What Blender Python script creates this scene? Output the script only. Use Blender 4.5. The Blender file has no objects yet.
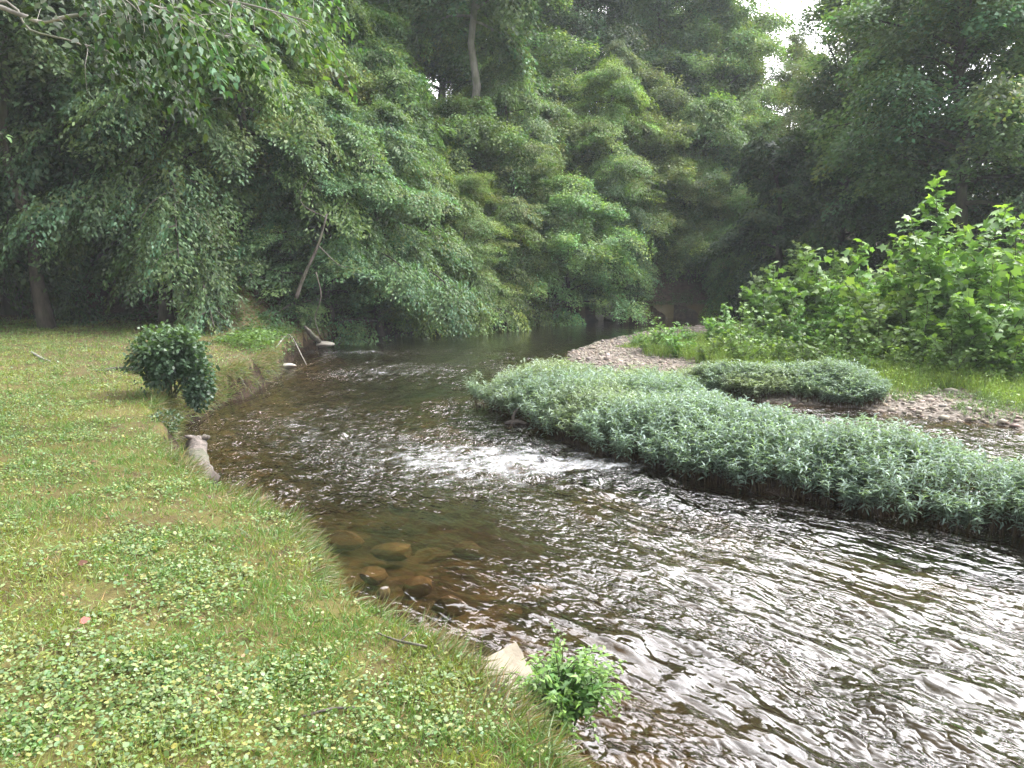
import bpy, math, random
import numpy as np
R = math.radians
rng = np.random.default_rng(7)
random.seed(7)
scene = bpy.context.scene
COL = scene.collection
pi = math.pi

# ------------------------------------------------------------------ camera
F_PX, HZ, CAM_H = 760.0, 262.0, 2.35
TH = math.atan((384 - HZ) / F_PX)
def P(px, py, z=0.0):
    """world point at height z seen at a photo position (used for layout only)"""
    u = (px - 512) / F_PX; v = (384 - py) / F_PX
    dy = math.cos(TH) + v * math.sin(TH); dz = -math.sin(TH) + v * math.cos(TH)
    t = (z - CAM_H) / dz
    return (u * t, dy * t)
def Q(px, py, Y):
    """world point at depth Y seen at a photo position"""
    u = (px - 512) / F_PX; v = (384 - py) / F_PX
    dy = math.cos(TH) + v * math.sin(TH); dz = -math.sin(TH) + v * math.cos(TH)
    t = Y / dy
    return (u * t, Y, CAM_H + dz * t)
cam = bpy.data.cameras.new('camera'); cam.lens = F_PX / 1024 * 36; cam.sensor_width = 36
cam.clip_start = 0.05; cam.clip_end = 2000
co = bpy.data.objects.new('camera', cam); COL.objects.link(co)
co.location = (0, 0, CAM_H); co.rotation_euler = (R(90) - TH, 0, 0)
scene.camera = co

# ------------------------------------------------------------------ noise
_T = np.random.default_rng(3).random((256, 256))
def vnoise(x, y):
    xi = np.floor(x).astype(int); yi = np.floor(y).astype(int)
    fx = x - xi; fy = y - yi
    fx = fx * fx * fx * (fx * (fx * 6 - 15) + 10); fy = fy * fy * fy * (fy * (fy * 6 - 15) + 10)
    a = _T[xi & 255, yi & 255]; b = _T[(xi + 1) & 255, yi & 255]
    c = _T[xi & 255, (yi + 1) & 255]; d = _T[(xi + 1) & 255, (yi + 1) & 255]
    return ((a * (1 - fx) + b * fx) * (1 - fy) + (c * (1 - fx) + d * fx) * fy) * 2 - 1
def fbm(x, y, o=4, g=0.5):
    s = 0; a = 1; n = 0
    for i in range(o):
        s = s + a * vnoise(x + 17.3 * i, y - 9.1 * i); n += a
        x, y = (x * 0.8 - y * 0.6) * 2.03, (x * 0.6 + y * 0.8) * 2.03; a *= g
    return s / n
def smooth(a, b, x):
    t = np.clip((x - a) / (b - a), 0, 1); return t * t * (3 - 2 * t)

def catmull(pts, n=6):
    p = [np.array(q, float) for q in pts]; p = [2 * p[0] - p[1]] + p + [2 * p[-1] - p[-2]]
    out = []
    for i in range(1, len(p) - 2):
        for k in range(n):
            t = k / n
            out.append(0.5 * ((2 * p[i]) + (-p[i - 1] + p[i + 1]) * t + (2 * p[i - 1] - 5 * p[i] + 4 * p[i + 1] - p[i + 2]) * t * t
                              + (-p[i - 1] + 3 * p[i] - 3 * p[i + 1] + p[i + 2]) * t ** 3))
    out.append(p[-2]); return np.array(out)

def poly_sd(poly, x, y):
    """signed distance, positive inside"""
    x = np.asarray(x, float); y = np.asarray(y, float)
    sh = x.shape; x = x.ravel(); y = y.ravel()
    d = np.full(x.shape, 1e18); ins = np.zeros(x.shape, bool)
    n = len(poly)
    for i in range(n):
        ax, ay = poly[i]; bx, by = poly[(i + 1) % n]
        ex, ey = bx - ax, by - ay; L = ex * ex + ey * ey + 1e-12
        t = np.clip(((x - ax) * ex + (y - ay) * ey) / L, 0, 1)
        d = np.minimum(d, (x - ax - t * ex) ** 2 + (y - ay - t * ey) ** 2)
        if ay != by:
            c = ((ay > y) != (by > y)) & (x < (bx - ax) * (y - ay) / (by - ay) + ax)
            ins ^= c
    return (np.where(ins, 1, -1) * np.sqrt(d)).reshape(sh)

# ------------------------------------------------------------------ layout curves
bank_near = [P(605, 800, .55), P(572, 735, .55), P(535, 700, .52), P(492, 675, .5), P(448, 640, .5), P(385, 602, .5), P(338, 576, .5), P(322, 544, .5),
             P(288, 512, .5), P(250, 496, .5), P(203, 472, .5), P(174, 456, .5), P(166, 430, .5), P(160, 404, .5), P(185, 388, .5), P(222, 374, .48), P(266, 362, .4)]
bank_far = [P(286, 362), P(300, 352), P(350, 339), P(430, 329), P(520, 324.5), P(600, 320), P(660, 318), P(720, 317)]
tail = [(12.5, 37), (18, 41), (30, 47), (60, 58), (400, 130)]
start = [(9, -14), (5.5, -7), (2.9, -2.4), (1.7, .2), (0.95, 1.5)]
LB = catmull(start + bank_near + bank_far + tail, 5)
LEFT = np.vstack([[(60, -400)], [(40, -60)], LB, [(400, 500), (-500, 500), (-500, -400)]])
RW = catmull([(400, 90), (60, 48), (32, 38), (20, 33.5)] + [P(770, 323), P(715, 327), P(660, 332), P(612, 341), P(579, 351), P(576, 361), P(640, 376), P(700, 388), P(748, 399), P(870, 409),
              P(940, 417), P(1030, 428), P(1200, 448)] + [(14, 4), (18, -4), (28, -20), (60, -60)], 5)
RIGHT = np.vstack([RW, [(400, -400)]])
TOE = np.vstack([catmull([(-400, 20), (-80, 26), (-30, 25.5), P(0, 305, 1.0), P(110, 313, .9), P(190, 326, .8), P(256, 350, .6)], 4),
                 LB[5 * (len(start) + len(bank_near)):], [(400, 500), (-500, 500)]])
ISL = catmull([P(470, 392), P(486, 408), P(520, 423), P(570, 445), P(640, 466), P(720, 485), P(800, 502), P(900, 519), P(1024, 540), P(1250, 580), (9, 3.0), (13, .5), (18, -4)], 4)
ISB = catmull([(19, -2), (14, 1.8), P(1250, 498, .5), P(1100, 470, .5), P(1024, 456, .5), P(880, 431, .5), P(790, 413, .5), P(735, 402, .5), P(700, 390, .45), P(655, 380, .45), P(610, 372, .45), P(560, 369, .45), P(510, 373, .45), P(478, 385, .4)], 4)
ISLAND = np.vstack([ISL, ISB])
SW2 = catmull([P(655, 388), P(700, 394), P(748, 400), P(810, 405), P(868, 409), P(884, 404), P(862, 396), P(800, 392), P(740, 391), P(690, 386), P(640, 382), P(640, 385)], 3)

def ground_z(x, y, parts=False):
    x = np.asarray(x, float); y = np.asarray(y, float)
    w = .13 * fbm(x * 1.5, y * 1.5, 3) * smooth(1.0, 4.0, np.hypot(x, y)) + .03 * fbm(x * 6, y * 6, 2)
    dl = poly_sd(LEFT, x, y) + w
    dr = poly_sd(RIGHT, x, y) + w
    di = poly_sd(ISLAND, x, y) + w
    dt = poly_sd(TOE, x, y)
    n1 = fbm(x * .35, y * .35, 4); n2 = fbm(x * 2.5, y * 2.5, 3)
    bed = -0.24 - .32 * smooth(.2, 2.6, np.minimum(-dl, np.minimum(-dr, -di))) + .07 * n2 + .05 * n1
    bed = np.minimum(bed, -0.1)
    # left bank: steep face 0.3 m wide then gentle lawn
    lz = -.32 + (.32 + .49) * smooth(-.28, .10, dl) + .035 * np.clip(dl, 0, 3) + .012 * np.clip(dl, 3, 40) + .035 * n2 * smooth(.0, .8, dl) + .03 * n1
    hmax = 15 - 9 * smooth(6, 16, x) + 0 * y
    d0 = np.clip(dt, 0, None)
    hill = np.minimum(d0 * .62, 1e9)
    hill = hmax * (1 - np.exp(-hill / hmax * 1.15)) * smooth(-.2, 2.5, dt) + .5 * n1 * smooth(1, 5, dt) + .12 * n2 * smooth(.3, 2, dt)
    lz = lz + hill
    rz = -.35 + .40 * smooth(-.9, .35, dr) + .03 * np.clip(dr, 0, 3) + .02 * np.clip(dr, 3, 30) + .03 * n2 + .04 * n1 * smooth(0, 2, dr)
    iz = -.45 + .50 * smooth(-.5, .25, di) + .02 * n2
    z = np.maximum(np.maximum(np.where(dl > -.6, lz, bed), bed), np.maximum(np.where(dr > -1.1, rz, bed), np.where(di > -.6, iz, bed)))
    if parts: return z, dl, dr, di, dt
    return z
def gz(x, y): return float(ground_z(np.array([x]), np.array([y]))[0])

# ------------------------------------------------------------------ mesh helpers
def mesh_from(name, V, faces_flat, sizes, mats=(), smooth_shade=False, col=None, vattr=None, uv=None):
    me = bpy.data.meshes.new(name)
    V = np.asarray(V, np.float32); ff = np.asarray(faces_flat, np.int32).ravel(); sz = np.asarray(sizes, np.int32)
    me.vertices.add(len(V)); me.vertices.foreach_set('co', V.ravel())
    me.loops.add(len(ff)); me.loops.foreach_set('vertex_index', ff)
    me.polygons.add(len(sz)); me.polygons.foreach_set('loop_start', np.concatenate([[0], np.cumsum(sz)[:-1]]).astype(np.int32))
    me.polygons.foreach_set('loop_total', sz)
    if smooth_shade: me.polygons.foreach_set('use_smooth', np.ones(len(sz), bool))
    for m in mats: me.materials.append(m)
    if col is not None:
        a = me.attributes.new('col', 'FLOAT_COLOR', 'FACE')
        c = np.ones((len(sz), 4), np.float32); c[:, :3] = col; a.data.foreach_set('color', c.ravel())
    for k, v in (vattr or {}).items():
        a = me.attributes.new(k, 'FLOAT', 'POINT'); a.data.foreach_set('value', np.asarray(v, np.float32))
    if uv is not None:
        l = me.uv_layers.new(name='flow'); l.data.foreach_set('uv', np.asarray(uv, np.float32)[ff].ravel())
    me.update(calc_edges=True); me.validate(clean_customdata=False)
    return me
def link(name, me, parent=None):
    o = bpy.data.objects.new(name, me); COL.objects.link(o)
    if parent: o.parent = parent
    return o
def tag(o, label=None, cat=None, group=None, kind=None):
    if label: o['label'] = label
    if cat: o['category'] = cat
    if group: o['group'] = group
    if kind: o['kind'] = kind
    return o
def empty(name, loc, rz=0, sc=1):
    o = bpy.data.objects.new(name, None); COL.objects.link(o); o.location = loc; o.rotation_euler = (0, 0, rz); o.scale = (sc,) * 3
    o.empty_display_size = .2
    return o

class Tubes:
    def __init__(s): s.V = []; s.F = []; s.n = 0
    def add(s, pts, rad, seg=7, rough=0.0, cap=True):
        pts = np.asarray(pts, float); n = len(pts); rad = np.asarray(rad, float) * np.ones(n)
        t = np.gradient(pts, axis=0); t /= np.linalg.norm(t, axis=1)[:, None] + 1e-9
        up = np.array([0, 0, 1.]) if abs(t[0][2]) < .9 else np.array([1., 0, 0])
        a = np.cross(t, up); a /= np.linalg.norm(a, axis=1)[:, None] + 1e-9; b = np.cross(t, a)
        th = np.arange(seg) / seg * 2 * pi
        rr = rad[:, None] * (1 + rough * rng.standard_normal((n, seg)))
        v = pts[:, None] + rr[..., None] * (np.cos(th)[None, :, None] * a[:, None] + np.sin(th)[None, :, None] * b[:, None])
        i = np.arange(n - 1)[:, None] * seg; j = np.arange(seg)[None]; j2 = (j + 1) % seg
        q = np.stack([i + j, i + j2, i + seg + j2, i + seg + j], -1).reshape(-1, 4) + s.n
        s.V.append(v.reshape(-1, 3)); s.F += [tuple(x) for x in q]
        if cap:
            s.F.append(tuple(s.n + np.arange(seg)[::-1])); s.F.append(tuple(s.n + (n - 1) * seg + np.arange(seg)))
        s.n += n * seg
    def mesh(s, name, mat):
        sz = [len(f) for f in s.F]; ff = np.concatenate([np.asarray(f) for f in s.F])
        return mesh_from(name, np.vstack(s.V), ff, sz, [mat], True)

def nrm(v): return v / (np.linalg.norm(v, axis=-1, keepdims=True) + 1e-9)
def leaves(p, ax, nr, L, W, shape='kite', curl=.15):
    """p base points, ax leaf axis, nr leaf normal -> verts (n,k,3), k"""
    ax = nrm(ax); sd = nrm(np.cross(ax, nr)); nn = np.cross(sd, ax)
    n = len(p); L = (np.ones(n) * L)[:, None]; W = (np.ones(n) * W)[:, None]
    def pt(a, b, c=0.0): return p + ax * (a * L) + sd * (b * W) - nn * (c * L)
    if shape == 'kite': pts = [pt(0, 0), pt(.42, .5, -curl * .3), pt(1, 0, curl), pt(.42, -.5, -curl * .3)]
    elif shape == 'lance': pts = [pt(0, 0), pt(.3, .5, -curl * .5), pt(.7, .33, curl * .1), pt(1, 0, curl), pt(.7, -.33, curl * .1), pt(.3, -.5, -curl * .5)]
    elif shape == 'oval': pts = [pt(0, 0), pt(.22, .42), pt(.62, .5, 0), pt(1, 0, curl), pt(.62, -.5, 0), pt(.22, -.42)]
    elif shape == 'lobed': pts = [pt(0, 0), pt(.02, .42), pt(.28, .3), pt(.45, .62, .1), pt(.62, .22), pt(1, 0, curl), pt(.62, -.22), pt(.45, -.62, .1), pt(.28, -.3), pt(.02, -.42)]
    elif shape == 'blade': pts = [pt(0, .5), pt(.55, .35, curl * .3), pt(1, 0, curl), pt(.55, -.35, curl * .3), pt(0, -.5)]
    return np.stack(pts, 1)
class Leaves:
    def __init__(s): s.V = []; s.S = []; s.C = []
    def add(s, v, col):
        s.V.append(v.reshape(-1, 3)); s.S.append(np.full(len(v), v.shape[1])); s.C.append(np.ones((len(v), 3)) * col)
    def mesh(s, name, mat):
        V = np.vstack(s.V); S = np.concatenate(s.S)
        return mesh_from(name, V, np.arange(len(V)), S, [mat], False, np.vstack(s.C))

# ------------------------------------------------------------------ materials
def newmat(name):
    m = bpy.data.materials.new(name); m.use_nodes = True; nt = m.node_tree; nt.nodes.clear()
    out = nt.nodes.new('ShaderNodeOutputMaterial'); return m, nt, out
def N(nt, t, **kw):
    n = nt.nodes.new(t)
    for k, v in kw.items():
        if k in n.inputs: n.inputs[k].default_value = v
        else: setattr(n, k, v)
    return n
def ramp(nt, fac, stops):
    r = nt.nodes.new('ShaderNodeValToRGB'); e = r.color_ramp.elements
    while len(e) < len(stops): e.new(.5)
    for k, (p, c) in enumerate(stops): e[k].position = p; e[k].color = (*c, 1) if len(c) == 3 else c
    nt.links.new(fac, r.inputs[0]); return r.outputs[0]
def mixc(nt, f, a, b, mode='MIX'):
    m = nt.nodes.new('ShaderNodeMix'); m.data_type = 'RGBA'; m.blend_type = mode
    for s, v in ((m.inputs[0], f), (m.inputs[6], a), (m.inputs[7], b)):
        if hasattr(v, 'links'): nt.links.new(v, s)
        elif isinstance(v, (tuple, list)): s.default_value = (*v[:3], 1)
        else: s.default_value = v
    return m.outputs[2]
def mth(nt, op, a, b=0.0, clamp=False):
    m = nt.nodes.new('ShaderNodeMath'); m.operation = op; m.use_clamp = clamp
    for s, v in ((m.inputs[0], a), (m.inputs[1], b)):
        if hasattr(v, 'links'): nt.links.new(v, s)
        else: s.default_value = v
    return m.outputs[0]
def noise(nt, vec, scale, detail=4, rough=.5, out='Fac', dim='3D'):
    n = N(nt, 'ShaderNodeTexNoise'); n.noise_dimensions = dim; n.inputs['Scale'].default_value = scale; n.inputs['Detail'].default_value = detail; n.inputs['Roughness'].default_value = rough
    if vec is not None: nt.links.new(vec, n.inputs['Vector'])
    return n.outputs[out]
def bump(nt, h, dist, strength=1.0, normal=None):
    b = N(nt, 'ShaderNodeBump', Strength=strength, Distance=dist); nt.links.new(h, b.inputs['Height'])
    if normal is not None: nt.links.new(normal, b.inputs['Normal'])
    return b.outputs[0]

def leaf_material(name, transl=.35, rough=.5, spec=.35):
    m, nt, out = newmat(name); L = nt.links.new
    oi = N(nt, 'ShaderNodeObjectInfo'); at = N(nt, 'ShaderNodeAttribute', attribute_name='col')
    c = mixc(nt, 1.0, oi.outputs['Color'], at.outputs['Color'], 'MULTIPLY')
    pb = N(nt, 'ShaderNodeBsdfPrincipled', Roughness=rough); pb.inputs['Specular IOR Level'].default_value = spec
    L(c, pb.inputs['Base Color'])
    tr = N(nt, 'ShaderNodeBsdfTranslucent'); L(mixc(nt, 1.0, c, (1.5, 1.6, .55), 'MULTIPLY'), tr.inputs['Color'])
    mx = N(nt, 'ShaderNodeMixShader', Fac=transl); L(pb.outputs[0], mx.inputs[1]); L(tr.outputs[0], mx.inputs[2]); L(mx.outputs[0], out.inputs[0])
    return m
LEAF = leaf_material('foliage')
LEAFG = leaf_material('ground_foliage', .3, .45, .5)

def bark_material(name, a, b, sc=6):
    m, nt, out = newmat(name); L = nt.links.new
    tc = N(nt, 'ShaderNodeTexCoord'); mp = N(nt, 'ShaderNodeMapping'); mp.inputs['Scale'].default_value = (1, 1, .25); L(tc.outputs['Object'], mp.inputs[0])
    n = noise(nt, mp.outputs[0], sc, 6, .65); c = ramp(nt, n, [(.35, a), (.65, b)])
    n2 = noise(nt, tc.outputs['Object'], 1.7, 3); c = mixc(nt, ramp(nt, n2, [(.5, (0, 0, 0)), (.7, (.6, .6, .6))]), c, tuple(x * .7 for x in (.12, .16, .07)))
    pb = N(nt, 'ShaderNodeBsdfPrincipled', Roughness=.85); L(c, pb.inputs['Base Color']); L(bump(nt, n, .03), pb.inputs['Normal']); L(pb.outputs[0], out.inputs[0]); return m
BARK = bark_material('dark_bark', (.035, .028, .022), (.10, .085, .07))
PALE = bark_material('pale_bark', (.16, .15, .13), (.42, .40, .36), 3)
DRIFT = bark_material('driftwood', (.05, .042, .036), (.19, .16, .14), 14)
STEM = bark_material('green_stem', (.05, .06, .03), (.12, .12, .06))

def rock_material(name, a, b, moss=.0, sc=5):
    m, nt, out = newmat(name); L = nt.links.new
    tc = N(nt, 'ShaderNodeTexCoord'); n = noise(nt, tc.outputs['Object'], sc, 7, .62); c = ramp(nt, n, [(.3, a), (.7, b)])
    mp = N(nt, 'ShaderNodeMapping'); mp.inputs['Scale'].default_value = (1.5, 1.5, 14); mp.inputs['Rotation'].default_value = (.35, .2, 0); L(tc.outputs['Object'], mp.inputs[0])
    n3 = noise(nt, mp.outputs[0], 2.5, 4, .6); c = mixc(nt, ramp(nt, n3, [(.45, (0, 0, 0)), (.7, (.55, .55, .55))]), c, tuple(x * .55 for x in a))
    if moss: c = mixc(nt, ramp(nt, noise(nt, tc.outputs['Object'], 2.2, 4), [(.5, (0, 0, 0)), (.62, (moss,) * 3)]), c, (.05, .07, .02))
    pb = N(nt, 'ShaderNodeBsdfPrincipled', Roughness=.8); L(c, pb.inputs['Base Color']); L(bump(nt, n, .02), pb.inputs['Normal']); L(pb.outputs[0], out.inputs[0]); return m
ROCK = rock_material('tan_stone', (.17, .145, .105), (.32, .28, .21))
WHITE = rock_material('pale_stone', (.28, .255, .22), (.48, .44, .39))
GREY = rock_material('grey_stone', (.12, .105, .09), (.30, .27, .24), .6)
BEDR = rock_material('river_stone', (.08, .055, .028), (.17, .125, .06))

def ground_material(name, kind):
    m, nt, out = newmat(name); L = nt.links.new
    tc = N(nt, 'ShaderNodeTexCoord'); o = tc.outputs['Object']
    n1 = noise(nt, o, .9, 4); n2 = noise(nt, o, 6, 5, .6); n3 = noise(nt, o, 45, 4, .7)
    if kind == 'lawn':
        c = ramp(nt, n2, [(.34, (.10, .075, .048)), (.48, (.17, .14, .065)), (.62, (.15, .17, .05))])
        c = mixc(nt, ramp(nt, n1, [(.42, (0, 0, 0)), (.62, (.7, .7, .7))]), c, (.21, .20, .07))
        c = mixc(nt, .5, c, ramp(nt, n3, [(.3, (.04, .035, .02)), (.7, (.2, .17, .10))]), 'OVERLAY'); h = n3; d = .012
        la = N(nt, 'ShaderNodeAttribute', attribute_name='litter'); litter_shade = mth(nt, 'MULTIPLY', la.outputs['Fac'], mth(nt, 'ADD', .0, n2), True)
        c = mixc(nt, litter_shade, c, ramp(nt, n3, [(.35, (.06, .043, .03)), (.65, (.15, .11, .075))]))  # leaf litter browning, with the trees' shade on the back lawn painted in
    elif kind == 'hill':
        c = ramp(nt, n2, [(.35, (.045, .032, .022)), (.65, (.12, .085, .055))])
        c = mixc(nt, ramp(nt, n1, [(.5, (0, 0, 0)), (.65, (.6, .6, .6))]), c, (.05, .07, .025)); h = n3; d = .03
    elif kind == 'bank':
        c = ramp(nt, n2, [(.35, (.025, .018, .012)), (.65, (.075, .052, .034))]); h = n3; d = .05
    elif kind == 'bed':
        vo = N(nt, 'ShaderNodeTexVoronoi', Scale=3.2); mp = N(nt, 'ShaderNodeMapping'); L(o, mp.inputs[0])
        nn = noise(nt, o, 2.5, 3, .5, 'Color'); va = N(nt, 'ShaderNodeVectorMath', operation='ADD'); L(nn, va.inputs[0]); L(o, va.inputs[1]); L(va.outputs[0], vo.inputs['Vector'])
        sep = N(nt, 'ShaderNodeSeparateColor'); L(vo.outputs['Color'], sep.inputs[0])
        c = ramp(nt, sep.outputs[0], [(0, (.030, .023, .013)), (.35, (.066, .050, .027)), (.7, (.115, .090, .046)), (1, (.07, .06, .034))])
        c = mixc(nt, ramp(nt, n1, [(.40, (0, 0, 0)), (.6, (.55, .55, .55))]), c, (.055, .046, .026))
        c = mixc(nt, .5, c, ramp(nt, n2, [(.3, (.1, .1, .1)), (.7, (.9, .9, .9))]), 'OVERLAY')
        h = vo.outputs['Distance']; d = -.06
    else:
        vo = N(nt, 'ShaderNodeTexVoronoi', Scale=16); L(o, vo.inputs['Vector']); sep = N(nt, 'ShaderNodeSeparateColor'); L(vo.outputs['Color'], sep.inputs[0])
        c = ramp(nt, sep.outputs[0], [(0, (.10, .085, .07)), (.5, (.19, .165, .14)), (1, (.28, .25, .22))]); h = vo.outputs['Distance']; d = -.02
        if kind == 'flood': c = mixc(nt, ramp(nt, n1, [(.3, (.4, .4, .4)), (.5, (1, 1, 1))]), c, (.07, .085, .03))
    pb = N(nt, 'ShaderNodeBsdfPrincipled', Roughness=.95); pb.inputs['Specular IOR Level'].default_value = .15
    L(c, pb.inputs['Base Color']); L(bump(nt, h, d), pb.inputs['Normal']); L(pb.outputs[0], out.inputs[0]); return m

# ------------------------------------------------------------------ terrain (one grid, split where its kind changes)
def polar(angles, radii):
    A, Rr = np.meshgrid(angles, radii); return Rr * np.sin(A), Rr * np.cos(A)
def quads(nr, na, wrap=False):
    i = np.arange(nr - 1)[:, None]; j = np.arange(na if wrap else na - 1)[None]; j2 = (j + 1) % na
    return np.stack([i * na + j, i * na + j2, (i + 1) * na + j2, (i + 1) * na + j], -1).reshape(-1, 4)
angs = np.concatenate([np.linspace(-180, -62, 60, False), np.linspace(-62, 50, 380, False), np.linspace(50, 180, 60, False)]) * pi / 180
rads = np.concatenate([[.05, .5, 1.0], 1.3 * 1.0135 ** np.arange(0, 300), np.geomspace(76, 400, 22)])
X, Y = polar(angs, rads)
Z, dl, dr, di, dt = ground_z(X, Y, True)
V = np.stack([X, Y, Z], -1).reshape(-1, 3); FQ = quads(len(rads), len(angs), True)[:, ::-1]
def fm(a): return a.ravel()[FQ].mean(1)
fz, fdl, fdr, fdi, fdt = fm(Z), fm(dl), fm(dr), fm(di), fm(dt)
cls = np.full(len(FQ), 0)
cls[(fdl > -.45) & (fdl <= .0) & (fz > -.15)] = 1
cls[(fdl > .0)] = 2
_fx, _fy = fm(X), fm(Y)
cls[(fdt > .3) & ~((fdt < 2.6) & (_fx > -9.5) & (_fx < -3.5) & (_fy < 21))] = 3
cls[(fdi > -.45) & (fdr < 0)] = 1
cls[(fdr > -.4) & (fz > -.05)] = 4
cls[(fdr > 2.2) & (fdl < 0)] = 5
far_g = 0
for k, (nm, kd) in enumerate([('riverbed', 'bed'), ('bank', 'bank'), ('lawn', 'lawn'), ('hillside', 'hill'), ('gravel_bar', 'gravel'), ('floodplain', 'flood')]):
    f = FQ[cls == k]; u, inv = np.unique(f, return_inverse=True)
    me = mesh_from(nm, V[u], inv.reshape(-1), np.full(len(f), 4), [ground_material(nm + '_ground', kd)], True, None, {'litter': smooth(-8, -1.0, dt.ravel()[u])})  # litter: dead leaves plus painted tree shade, rising towards the hill toe
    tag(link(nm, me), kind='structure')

# ------------------------------------------------------------------ water
CL = catmull([(60, 51), (28, 42), (14, 36)] + [P(720, 319.5), P(640, 323), P(560, 332), P(470, 350), P(400, 378), P(350, 420), P(390, 485), P(520, 570), P(760, 690)] + [(3.6, .8), (6, -3), (10, -9), (30, -40)], 8)
seg = CL[1:] - CL[:-1]; sl = np.hypot(seg[:, 0], seg[:, 1]); s0 = np.concatenate([[0], np.cumsum(sl)])
def flow(x, y):
    best = np.full(x.shape, 1e18); S = np.zeros(x.shape); T = np.zeros(x.shape)
    for i in range(len(seg)):
        ax, ay = CL[i]; ex, ey = seg[i]; t = np.clip(((x - ax) * ex + (y - ay) * ey) / sl[i] ** 2, 0, 1)
        dx, dy = x - ax - t * ex, y - ay - t * ey; d = dx * dx + dy * dy; m = d < best
        best = np.where(m, d, best); S = np.where(m, s0[i] + t * sl[i], S); T = np.where(m, np.sign(ex * dy - ey * dx) * np.sqrt(d), T)
    return S, T
wa = np.concatenate([np.linspace(-75, -52, 20, False), np.linspace(-52, 42, 560, False), np.linspace(42, 100, 60)]) * pi / 180
wr = np.concatenate([1.0 * 1.0062 ** np.arange(0, 600), np.geomspace(42, 300, 30)])
wx, wy = polar(wa, wr); S, T = flow(wx, wy)
cx, cy = P(470, 455); c2x, c2y = P(385, 372); c3x, c3y = P(290, 430); c4x, c4y = P(800, 425); c5x, c5y = P(350, 352)
def blob(x0, y0, rx, ry, x, y): return np.exp(-((x - x0) / rx) ** 2 - ((y - y0) / ry) ** 2)
rap = np.clip(1.15 * blob(cx + .25, cy - .25, 1.9, 1.35, wx, wy) + .8 * blob(c2x, c2y, 1.5, 1.0, wx, wy) + .6 * blob(c3x, c3y, 1.7, 1.6, wx, wy) + .45 * blob(c4x, c4y, 1.3, .6, wx, wy) + .8 * blob(c5x, c5y, 2.2, .7, wx, wy)
              + .55 * blob(*P(600, 465), 1.1, .35, wx, wy), 0, 1.3)
calm = 1 - .85 * smooth(17, 24, wy) - .85 * blob(*P(395, 560), 1.5, 1.5, wx, wy) - .6 * blob(*P(430, 395), 1.2, .8, wx, wy) - .55 * blob(*P(980, 420), 2.2, .7, wx, wy) - .5 * blob(*P(930, 560), 2.0, .45, wx, wy)- .4 * blob(*P(180, 440), .8, 1.5, wx, wy)
calm = np.clip(calm, .12, 1)
right = smooth(-1.0, 2.2, wx) * (1 - smooth(7, 10, wy))
def ridged(x, y, o=3):
    s = 0; a = 1; n = 0
    for i in range(o):
        s = s + a * (1 - np.abs(vnoise(x + 31 * i, y + 7 * i))) ** 2; n += a; x, y = x * 2.1, y * 2.1; a *= .48
    return s / n
wn = fbm(S * .5, T * .5, 2) * .6
h = .032 * calm * (1 + .3 * right) * fbm(S / .55 + wn, T / .34 + wn * 2, 3, .55) + .022 * calm * (ridged(S / .42 + 3 * wn, T / .17 + wn * 3, 3) - .5) + .012 * calm * right * fbm(S / 1.3, T / .5, 2)
h += rap * (.055 * fbm(S / .38 + wn, T / .5, 4, .6) + .03 * ridged(S / .3, T / .45 + wn, 3) - .01)
h *= smooth(-.9, -.25, -np.abs(0 * wx)) * 1.0
wz = ground_z(wx, wy)
depth = np.clip(-wz, 0, 1)
keep = wz.ravel()[quads(len(wr), len(wa))].min(1) < .12
WQ = quads(len(wr), len(wa))[:, ::-1][keep]
u_, inv = np.unique(WQ, return_inverse=True)
WV = np.stack([wx, wy, h * smooth(-.02, .2, depth - 0 * h)], -1).reshape(-1, 3)[u_]
UV = np.stack([S, T], -1).reshape(-1, 2)[u_]

wm, nt, out = newmat('river_water'); L = nt.links.new
uvn = N(nt, 'ShaderNodeUVMap', uv_map='flow')
mp1 = N(nt, 'ShaderNodeMapping'); mp1.inputs['Scale'].default_value = (.8, 2.1, 1); L(uvn.outputs[0], mp1.inputs[0])
a_r = N(nt, 'ShaderNodeAttribute', attribute_name='rapid'); a_d = N(nt, 'ShaderNodeAttribute', attribute_name='depth'); a_c = N(nt, 'ShaderNodeAttribute', attribute_name='calm')
mpw = N(nt, 'ShaderNodeMapping'); mpw.inputs['Scale'].default_value = (1, 1.5, 1); mpw.inputs['Rotation'].default_value = (0, 0, .5); L(uvn.outputs[0], mpw.inputs[0])
na = noise(nt, mp1.outputs[0], 2.7, 2, .5); nc = noise(nt, mpw.outputs[0], 6, 2, .5); nb = noise(nt, mp1.outputs[0], 26, 2, .5); npz = noise(nt, mp1.outputs[0], .8, 3, .55)
ridge = lambda q: mth(nt, 'SUBTRACT', 1.0, mth(nt, 'ABSOLUTE', mth(nt, 'SUBTRACT', mth(nt, 'MULTIPLY', q, 2.0), 1.0)))
rough = ramp(nt, npz, [(.38, (.18,) * 3), (.62, (1,) * 3)])
h1 = mth(nt, 'MULTIPLY', na, .080); h2 = mth(nt, 'MULTIPLY', mth(nt, 'POWER', ridge(nc), 3.0), .026); h3 = mth(nt, 'MULTIPLY', nb, .0035)
hsum = mth(nt, 'ADD', h1, mth(nt, 'MULTIPLY', mth(nt, 'ADD', h2, h3), rough))
hsum = mth(nt, 'MULTIPLY', hsum, mth(nt, 'ADD', mth(nt, 'MULTIPLY', a_c.outputs['Fac'], .8), a_r.outputs['Fac']))
bn = bump(nt, hsum, 1.0)
gi = N(nt, 'ShaderNodeNewGeometry'); dp = N(nt, 'ShaderNodeVectorMath', operation='DOT_PRODUCT'); L(gi.outputs['Incoming'], dp.inputs[0]); L(bn, dp.inputs[1])
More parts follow.
